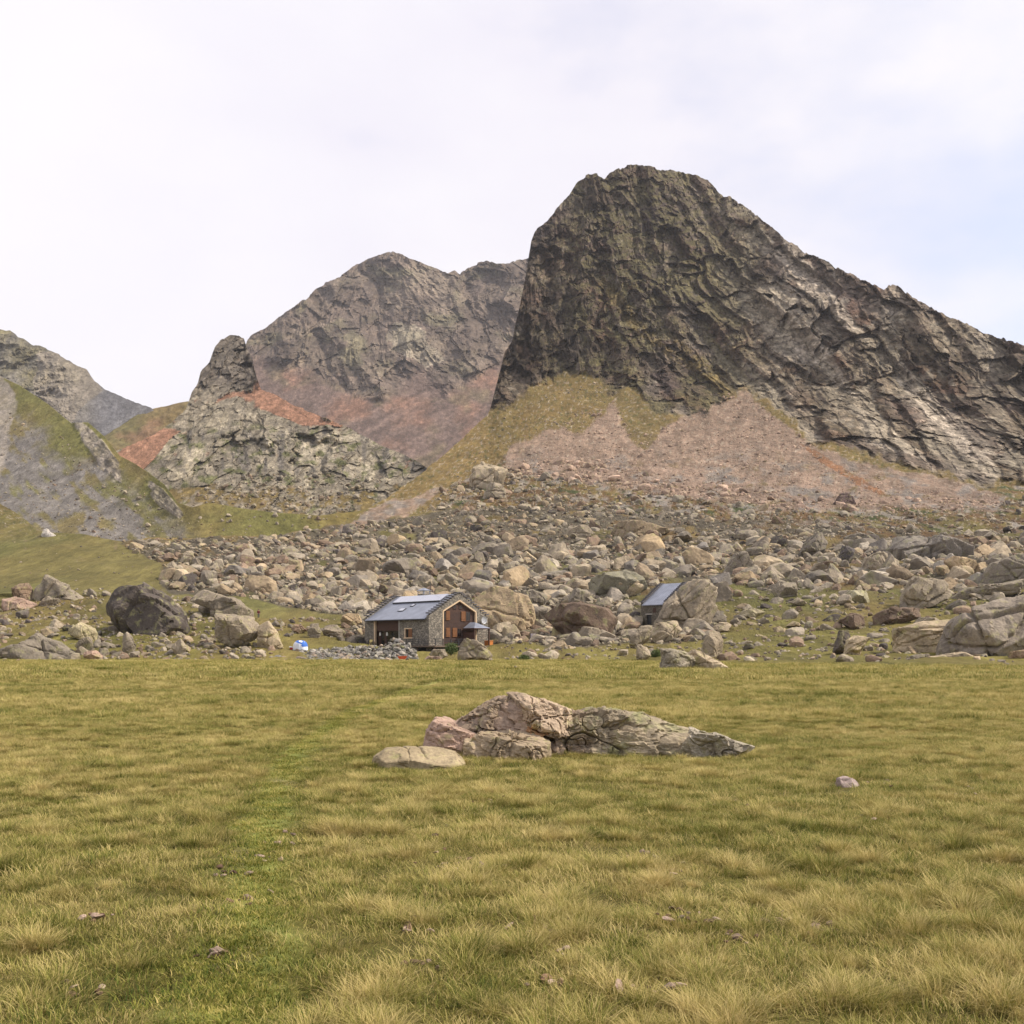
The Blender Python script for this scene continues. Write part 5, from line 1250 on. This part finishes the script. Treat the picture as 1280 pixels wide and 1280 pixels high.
# ------------------------------------------------------------------ shrubs
def shrub(px, py, D, wpx, hpx, label, seed):
    r0 = np.random.default_rng(seed); loc = P(px, py, D); s = empty('shrub', tuple(loc)); tag(s, label, 'shrub')
    rw, rh = wpx / F * D / 2, hpx / F * D
    n = 1500; c = r0.normal(size=(n, 3)); c /= np.linalg.norm(c, axis=1)[:, None]; c *= (r0.random(n) ** .4)[:, None]
    lump = 1 + .9 * fbm(c * 1.9 + seed, 3); c = c * lump[:, None] * np.array([rw, rw * .8, rh * .5]) + np.array([0, 0, rh * .48])
    a = r0.normal(size=(n, 3)); a /= np.linalg.norm(a, axis=1)[:, None]; b = np.cross(a, r0.normal(size=(n, 3))); b /= np.linalg.norm(b, axis=1)[:, None]
    ls = .09 * (rw / .8); v = np.stack([c - a * ls, c + b * ls * .5, c + a * ls, c - b * ls * .5], 1).reshape(-1, 3)
    link(bpy.data.objects.new('foliage', np_mesh('foliage', v, np.arange(n * 4).reshape(-1, 4), None, False, M['bush'])), s)
    st = MB()
    for k in range(6): t_ = k * 1.05; st.tube((.05 * math.cos(t_), .05 * math.sin(t_), -.15), (rw * .5 * math.cos(t_), rw * .4 * math.sin(t_), rh * .6), .03, .01, 6)
    st.build('stem', M['bark'], s)
shrub(564, 818, 163, 16, 15, 'dark green shrub growing under the deck beside the dark sloping boulder', 1)
shrub(820, 824, 150, 14, 13, 'dark green shrub between the small bright wedge and the meadow boulder', 2)
shrub(1108, 756, 225, 11, 9, 'yellow-green shrub at the foot of the domed cracked boulder', 3)
shrub(908, 818, 166, 12, 9, 'low green shrub at the foot of the tall two-part block', 4)
shrub(655, 826, 152, 13, 8, 'low green shrub at the meadow edge right of the hut', 5)

# ------------------------------------------------------------------ grass
def blades(n, hmin, hmax, spread, lean, wid, seed, dry):
    r0 = np.random.default_rng(seed)
    a = r0.uniform(0, 2 * math.pi, n); rr = spread * np.sqrt(r0.random(n)); base = np.stack([rr * np.cos(a), rr * np.sin(a), np.zeros(n) - .015], 1)
    h = r0.uniform(hmin, hmax, n); da = a + r0.normal(0, .9, n); ln = lean * r0.uniform(.3, 1.2, n) * (.35 + rr / spread)
    dirn = np.stack([np.cos(da), np.sin(da), 0 * a], 1); side = np.stack([-np.sin(da), np.cos(da), 0 * a], 1)
    K = 4; vs, bt = [], []
    for k in range(K):
        t = k / (K - 1); c = base + dirn * (ln * h * t ** 1.8)[:, None]; c[:, 2] += h * (t - .28 * np.minimum(ln, 1.4) * t ** 2)
        wv = wid * (1 - t) ** .7 * r0.uniform(.9, 1.1) if k < K - 1 else 0
        if k < K - 1: vs += [c - side * wv / 2, c + side * wv / 2]; bt += [t, t]
        else: vs += [c]; bt += [1.]
    m = 2 * (K - 1) + 1
    V = np.stack(vs, 1).reshape(-1, 3); B = np.tile(np.array(bt), n)
    br = np.repeat(np.clip(r0.normal(dry + .05, .34, n), -.1, 1.1), m)
    i = np.arange(n) * m; F3 = []
    for k in range(K - 2): F3 += [np.stack([i + 2*k, i + 2*k + 1, i + 2*k + 3], 1), np.stack([i + 2*k, i + 2*k + 3, i + 2*k + 2], 1)]
    F3.append(np.stack([i + 2*(K-2), i + 2*(K-2) + 1, i + m - 1], 1))
    return V, np.concatenate(F3), {'bt': B, 'br': br}
def grass_mat(name='grass_blade', shift=0, bright=1):
    m, nt, b = new_mat(name, .75, .12)
    at = lambda nme: (lambda q: (setattr(q, 'attribute_name', nme), q.outputs['Fac'])[1])(nt.nodes.new('ShaderNodeAttribute'))
    t, br = at('bt'), at('br')
    p = geopos(nt); mp = nt.nodes.new('ShaderNodeMapping'); mp.inputs['Scale'].default_value = (.16, .20, .0); nt.links.new(p, mp.inputs['Vector'])
    big = noise(nt, mp.outputs[0], 1, 4, .65); sm = noise(nt, p, 2.6, 5, .7)
    add = nt.nodes.new('ShaderNodeMath'); add.operation = 'ADD'; bm_ = nt.nodes.new('ShaderNodeMath'); bm_.operation = 'MULTIPLY_ADD'; bm_.inputs[1].default_value = 1.9; bm_.inputs[2].default_value = -.45; nt.links.new(big, bm_.inputs[0]); nt.links.new(bm_.outputs[0], add.inputs[0]); nt.links.new(sm, add.inputs[1])
    a2 = nt.nodes.new('ShaderNodeMath'); a2.operation = 'ADD'; nt.links.new(add.outputs[0], a2.inputs[0]); nt.links.new(br, a2.inputs[1])
    a3 = nt.nodes.new('ShaderNodeMath'); a3.operation = 'MULTIPLY_ADD'; nt.links.new(t, a3.inputs[0]); a3.inputs[1].default_value = .30; nt.links.new(a2.outputs[0], a3.inputs[2])
    a4 = nt.nodes.new('ShaderNodeMath'); a4.operation = 'MULTIPLY'; nt.links.new(a3.outputs[0], a4.inputs[0]); a4.inputs[1].default_value = .45
    oi_ = nt.nodes.new('ShaderNodeObjectInfo'); a5 = nt.nodes.new('ShaderNodeMath'); a5.operation = 'MULTIPLY_ADD'; nt.links.new(oi_.outputs['Random'], a5.inputs[0]); a5.inputs[1].default_value = .3; nt.links.new(a4.outputs[0], a5.inputs[2])
    a6 = nt.nodes.new('ShaderNodeMath'); a6.operation = 'SUBTRACT'; nt.links.new(a5.outputs[0], a6.inputs[0]); a6.inputs[1].default_value = .155
    a7 = nt.nodes.new('ShaderNodeMath'); a7.operation = 'ADD'; nt.links.new(a6.outputs[0], a7.inputs[0]); a7.inputs[1].default_value = shift; a6 = a7
    c = ramp(nt, a6.outputs[0], [(.33, (.045,.07,.014)), (.54, (.165,.18,.034)), (.71, (.31,.275,.075)), (.93, (.55,.44,.19))])
    if bright != 1: c = mix(nt, 1, c, (bright, bright, bright * .9), 'MULTIPLY')
    nt.links.new(c, b.inputs['Base Color'])
    tr = nt.nodes.new('ShaderNodeBsdfTranslucent'); nt.links.new(c, tr.inputs['Color'])
    mx_ = nt.nodes.new('ShaderNodeMixShader'); mx_.inputs[0].default_value = .25
    nt.links.new(b.outputs[0], mx_.inputs[1]); nt.links.new(tr.outputs[0], mx_.inputs[2])
    nt.links.new(mx_.outputs[0], nt.nodes['Material Output'].inputs['Surface'])
    return m
M['grass'] = grass_mat(); M['path_grass'] = grass_mat('short_green_turf', -.02, 1.08)
gcol = bpy.data.collections.new('grass_sources')
src = []
for k in range(4): src.append(blades(300, .025, .075, .24, 1.2, .0042, 300 + k, .25 + .1 * k))          # turf
for k in range(4): src.append(blades(260, .07, .17, .085, 1.15, .0038, 320 + k, .30 + .13 * k))  # tussocks
for k in range(2): src.append(blades(170, .02, .045, .24, 1.2, .006, 340 + k, .16))           # short green turf of the path
for k in range(2): src.append(blades(90, .12, .26, .5, 1.2, .02, 350 + k, .4))             # coarse, for far away
names = []
for k, (v, f, ex) in enumerate(src):
    o = bpy.data.objects.new('grass_tuft_%02d' % k, np_mesh('grass_tuft', v, f, None, True, M['path_grass' if k in (8, 9) else 'grass'], ex)); gcol.objects.link(o)
def scatter(n, y0, y1, powy=1.0, half=.74):
    n = int(n * half / .56)
    t = rng.random(n); yy = (y0 ** powy + t * (y1 ** powy - y0 ** powy)) ** (1 / powy); xx = rng.uniform(-half, half, n) * yy + rng.uniform(-1, 1, n)
    return xx, yy
def clear(x_, y_, m=.0):
    ok = np.ones(len(x_), bool)
    px_ = HX + x_ / y_ * F
    ok &= ~((y_ > FD - .12) & (y_ < FD + .8) & (px_ > 545) & (px_ < 925))
    ok &= ~((y_ > 14.7) & (y_ < 15.4) & (px_ > 468) & (px_ < 574))
    ok &= ~((y_ > 11.9) & (y_ < 13.1) & (px_ > 1035) & (px_ < 1090))
    return ok
IX, IY, IS, II, IT = [], [], [], [], []
def put(xx, yy, sc_, idx):
    IX.append(xx); IY.append(yy); IS.append(sc_); II.append(idx)
# turf everywhere near
xx, yy = scatter(14500, 3.9, 26, 2.0); pd = path_dist(xx, yy); k = clear(xx, yy) & (pd > .3)
put(xx[k], yy[k], rng.uniform(.75, 1.25, k.sum()), rng.integers(0, 4, k.sum()))
xx, yy = scatter(5000, 3.9, 26, 2.0); pd = path_dist(xx, yy); k = clear(xx, yy) & ((pd < rng.uniform(.1, .45, len(xx))) | (patch(xx, yy) < -.22))
put(xx[k], yy[k], rng.uniform(.8, 1.2, k.sum()), rng.integers(8, 10, k.sum()))
for _ in range(3):
    pi_ = rng.integers(0, 300, 900); xx = path[pi_, 0] + rng.normal(0, .11, 900); yy = path[pi_, 1] + rng.normal(0, .12, 900); k = (yy > 3.9) & (yy < 70)
    put(xx[k], yy[k], rng.uniform(.7, 1.1, k.sum()), rng.integers(8, 10, k.sum()))
# tussocks in clusters
xx, yy = scatter(26000, 4.0, 34, 1.9); pd = path_dist(xx, yy)
dens = fbm(np.stack([xx / .55, yy / .55, 0 * xx + 2], 1), 3) + .35 * fbm(np.stack([xx / 6, yy / 6, 0 * xx], 1), 2)
k = clear(xx, yy) & (pd > rng.uniform(.25, .6, len(xx))) & (dens > rng.uniform(.0, .22, len(xx)))
put(xx[k], yy[k], rng.uniform(.4, 1.15, k.sum()) * (1 + .2 * np.clip(dens[k], 0, 1)), rng.integers(4, 8, k.sum()))
# middle distance
xx, yy = scatter(17000, 25, 62, 2.0); pd = path_dist(xx, yy); k = (pd > .5)
t_ = rng.random(k.sum()); put(xx[k], yy[k], np.where(t_ < .6, rng.uniform(1.6, 2.6, k.sum()), rng.uniform(.9, 1.7, k.sum())), np.where(t_ < .6, rng.integers(0, 4, k.sum()), rng.integers(4, 8, k.sum())))
xx, yy = scatter(26000, 55, 166, 1.75); k = np.ones(len(xx), bool)
k &= (patch(xx, yy) + rng.uniform(-.5, .5, len(xx)) > -.25)
put(xx[k], yy[k], rng.uniform(.8, 1.7, k.sum()), rng.integers(10, 12, k.sum()))
IX = np.concatenate(IX); IY = np.concatenate(IY); IS = np.concatenate(IS); II = np.concatenate(II)
n = len(IX)
me = bpy.data.meshes.new('meadow_grass'); me.vertices.add(n)
me.vertices.foreach_set('co', np.stack([IX, IY, gz(IX, IY)], 1).astype(np.float32).ravel())
a = me.attributes.new('rot', 'FLOAT_VECTOR', 'POINT'); a.data.foreach_set('vector', np.stack([rng.normal(0, .1, n), rng.normal(0, .1, n), rng.uniform(0, 6.28, n)], 1).astype(np.float32).ravel())
a = me.attributes.new('size', 'FLOAT', 'POINT'); a.data.foreach_set('value', IS.astype(np.float32))
a = me.attributes.new('which', 'INT', 'POINT'); a.data.foreach_set('value', II.astype(np.int32))
me.update()
go = link(bpy.data.objects.new('meadow_grass', me)); tag(go, 'tufted yellow-green grass covering the whole meadow', 'grass', kind='stuff')
ng = bpy.data.node_groups.new('grass_scatter', 'GeometryNodeTree')
ng.interface.new_socket('Geometry', in_out='INPUT', socket_type='NodeSocketGeometry'); ng.interface.new_socket('Geometry', in_out='OUTPUT', socket_type='NodeSocketGeometry')
gi, gout = ng.nodes.new('NodeGroupInput'), ng.nodes.new('NodeGroupOutput')
iop = ng.nodes.new('GeometryNodeInstanceOnPoints'); ci = ng.nodes.new('GeometryNodeCollectionInfo')
ci.inputs['Collection'].default_value = gcol; ci.inputs['Separate Children'].default_value = True; ci.inputs['Reset Children'].default_value = True
iop.inputs['Pick Instance'].default_value = True
def nattr(nm, ty):
    q = ng.nodes.new('GeometryNodeInputNamedAttribute'); q.data_type = ty; q.inputs['Name'].default_value = nm
    return [s for s in q.outputs if s.enabled and s.name == 'Attribute'][0]
L_ = ng.links.new
L_(gi.outputs[0], iop.inputs['Points']); L_(ci.outputs[0], iop.inputs['Instance'])
L_(nattr('which', 'INT'), iop.inputs['Instance Index']); L_(nattr('rot', 'FLOAT_VECTOR'), iop.inputs['Rotation']); L_(nattr('size', 'FLOAT'), iop.inputs['Scale'])
L_(iop.outputs[0], gout.inputs[0])
md = go.modifiers.new('grass_scatter', 'NODES'); md.node_group = ng

# ------------------------------------------------------------------ air
HZ = 1
if HZ:
    b = MB(); b.box(-2600, 2600, -60, 4200, -4, 1100); hz = b.build('haze', None); tag(hz, kind='stuff', label='thin mountain haze filling the valley', cat='haze')
    m = bpy.data.materials.new('haze_air'); m.use_nodes = True; nt = m.node_tree
    nt.nodes.remove(nt.nodes['Principled BSDF']); pv_ = nt.nodes.new('ShaderNodeVolumePrincipled')
    pv_.inputs['Density'].default_value = 4e-5; pv_.inputs['Color'].default_value = (.90,.92,1,1); pv_.inputs['Anisotropy'].default_value = .2
    nt.links.new(pv_.outputs[0], nt.nodes['Material Output'].inputs['Volume']); hz.data.materials.append(m)

# ------------------------------------------------------------------ sky, sun, camera
SUN_AZ, SUN_EL = R(92), R(46)                         # clockwise from +Y (away from the camera)
wd = bpy.data.worlds.new('World'); scene.world = wd; wd.use_nodes = True; nt = wd.node_tree
bg = nt.nodes['Background']
sky = nt.nodes.new('ShaderNodeTexSky'); sky.sky_type = 'NISHITA'; sky.sun_disc = False; sky.sun_elevation = SUN_EL; sky.sun_rotation = SUN_AZ
bg.inputs['Strength'].default_value = .15; nt.links.new(sky.outputs[0], bg.inputs['Color'])
gen = nt.nodes.new('ShaderNodeTexCoord').outputs['Generated']
mp = nt.nodes.new('ShaderNodeMapping'); mp.inputs['Scale'].default_value = (1, 1, 2.2); nt.links.new(gen, mp.inputs['Vector'])
cl = noise(nt, mp.outputs[0], 2.6, 6, .55)
ccol = ramp(nt, noise(nt, mp.outputs[0], 2.6, 5, .5), [(.34, (.83,.80,.94)), (.62, (1.0,.97,1.02))])
sxx = nt.nodes.new('ShaderNodeSeparateXYZ'); nt.links.new(gen, sxx.inputs[0])
mr = nt.nodes.new('ShaderNodeMapRange'); nt.links.new(sxx.outputs[0], mr.inputs[0])
for i_, v_ in zip((1, 2, 3, 4), (.12, -.42, 0, .8)): mr.inputs[i_].default_value = v_
ccol = mix(nt, mr.outputs[0], ccol, (1.05, 1.02, 1.06))
bg2 = nt.nodes.new('ShaderNodeBackground'); nt.links.new(ccol, bg2.inputs['Color']); bg2.inputs['Strength'].default_value = .665
ms = nt.nodes.new('ShaderNodeMixShader')
# cover thins out low on the right
sx_ = nt.nodes.new('ShaderNodeSeparateXYZ'); nt.links.new(gen, sx_.inputs[0])
m1_ = nt.nodes.new('ShaderNodeMath'); m1_.operation = 'MULTIPLY_ADD'; nt.links.new(sx_.outputs[0], m1_.inputs[0]); m1_.inputs[1].default_value = -.55; nt.links.new(cl, m1_.inputs[2])
cov = ramp(nt, m1_.outputs[0], [(.22, .6), (.46, 1.0)])
nt.links.new(cov, ms.inputs[0]); nt.links.new(bg.outputs[0], ms.inputs[1]); nt.links.new(bg2.outputs[0], ms.inputs[2])
nt.links.new(ms.outputs[0], nt.nodes['World Output'].inputs['Surface'])
sd = bpy.data.lights.new('sun', 'SUN'); sd.energy = 3.8; sd.angle = R(4); sd.color = (1, .89, .74)
so = link(bpy.data.objects.new('sun', sd))
dv = Vector((math.sin(SUN_AZ) * math.cos(SUN_EL), math.cos(SUN_AZ) * math.cos(SUN_EL), math.sin(SUN_EL)))
so.rotation_euler = dv.to_track_quat('Z', 'Y').to_euler()
cam = bpy.data.cameras.new('camera'); cam.sensor_fit = 'HORIZONTAL'; cam.sensor_width = 36; cam.lens = 36 * F / 1280; cam.shift_y = (HY - 640) / 1280
cam.clip_start = .1; cam.clip_end = 9000
co = link(bpy.data.objects.new('camera', cam)); co.location = (0, 0, EYE); co.rotation_euler = (R(90), 0, 0); scene.camera = co
scene.view_settings.view_transform = 'Standard'; scene.view_settings.look = 'None'; scene.view_settings.exposure = .55; scene.view_settings.gamma = 1
scene.cycles.max_bounces = 6; scene.cycles.diffuse_bounces = 3; scene.cycles.volume_bounces = 1
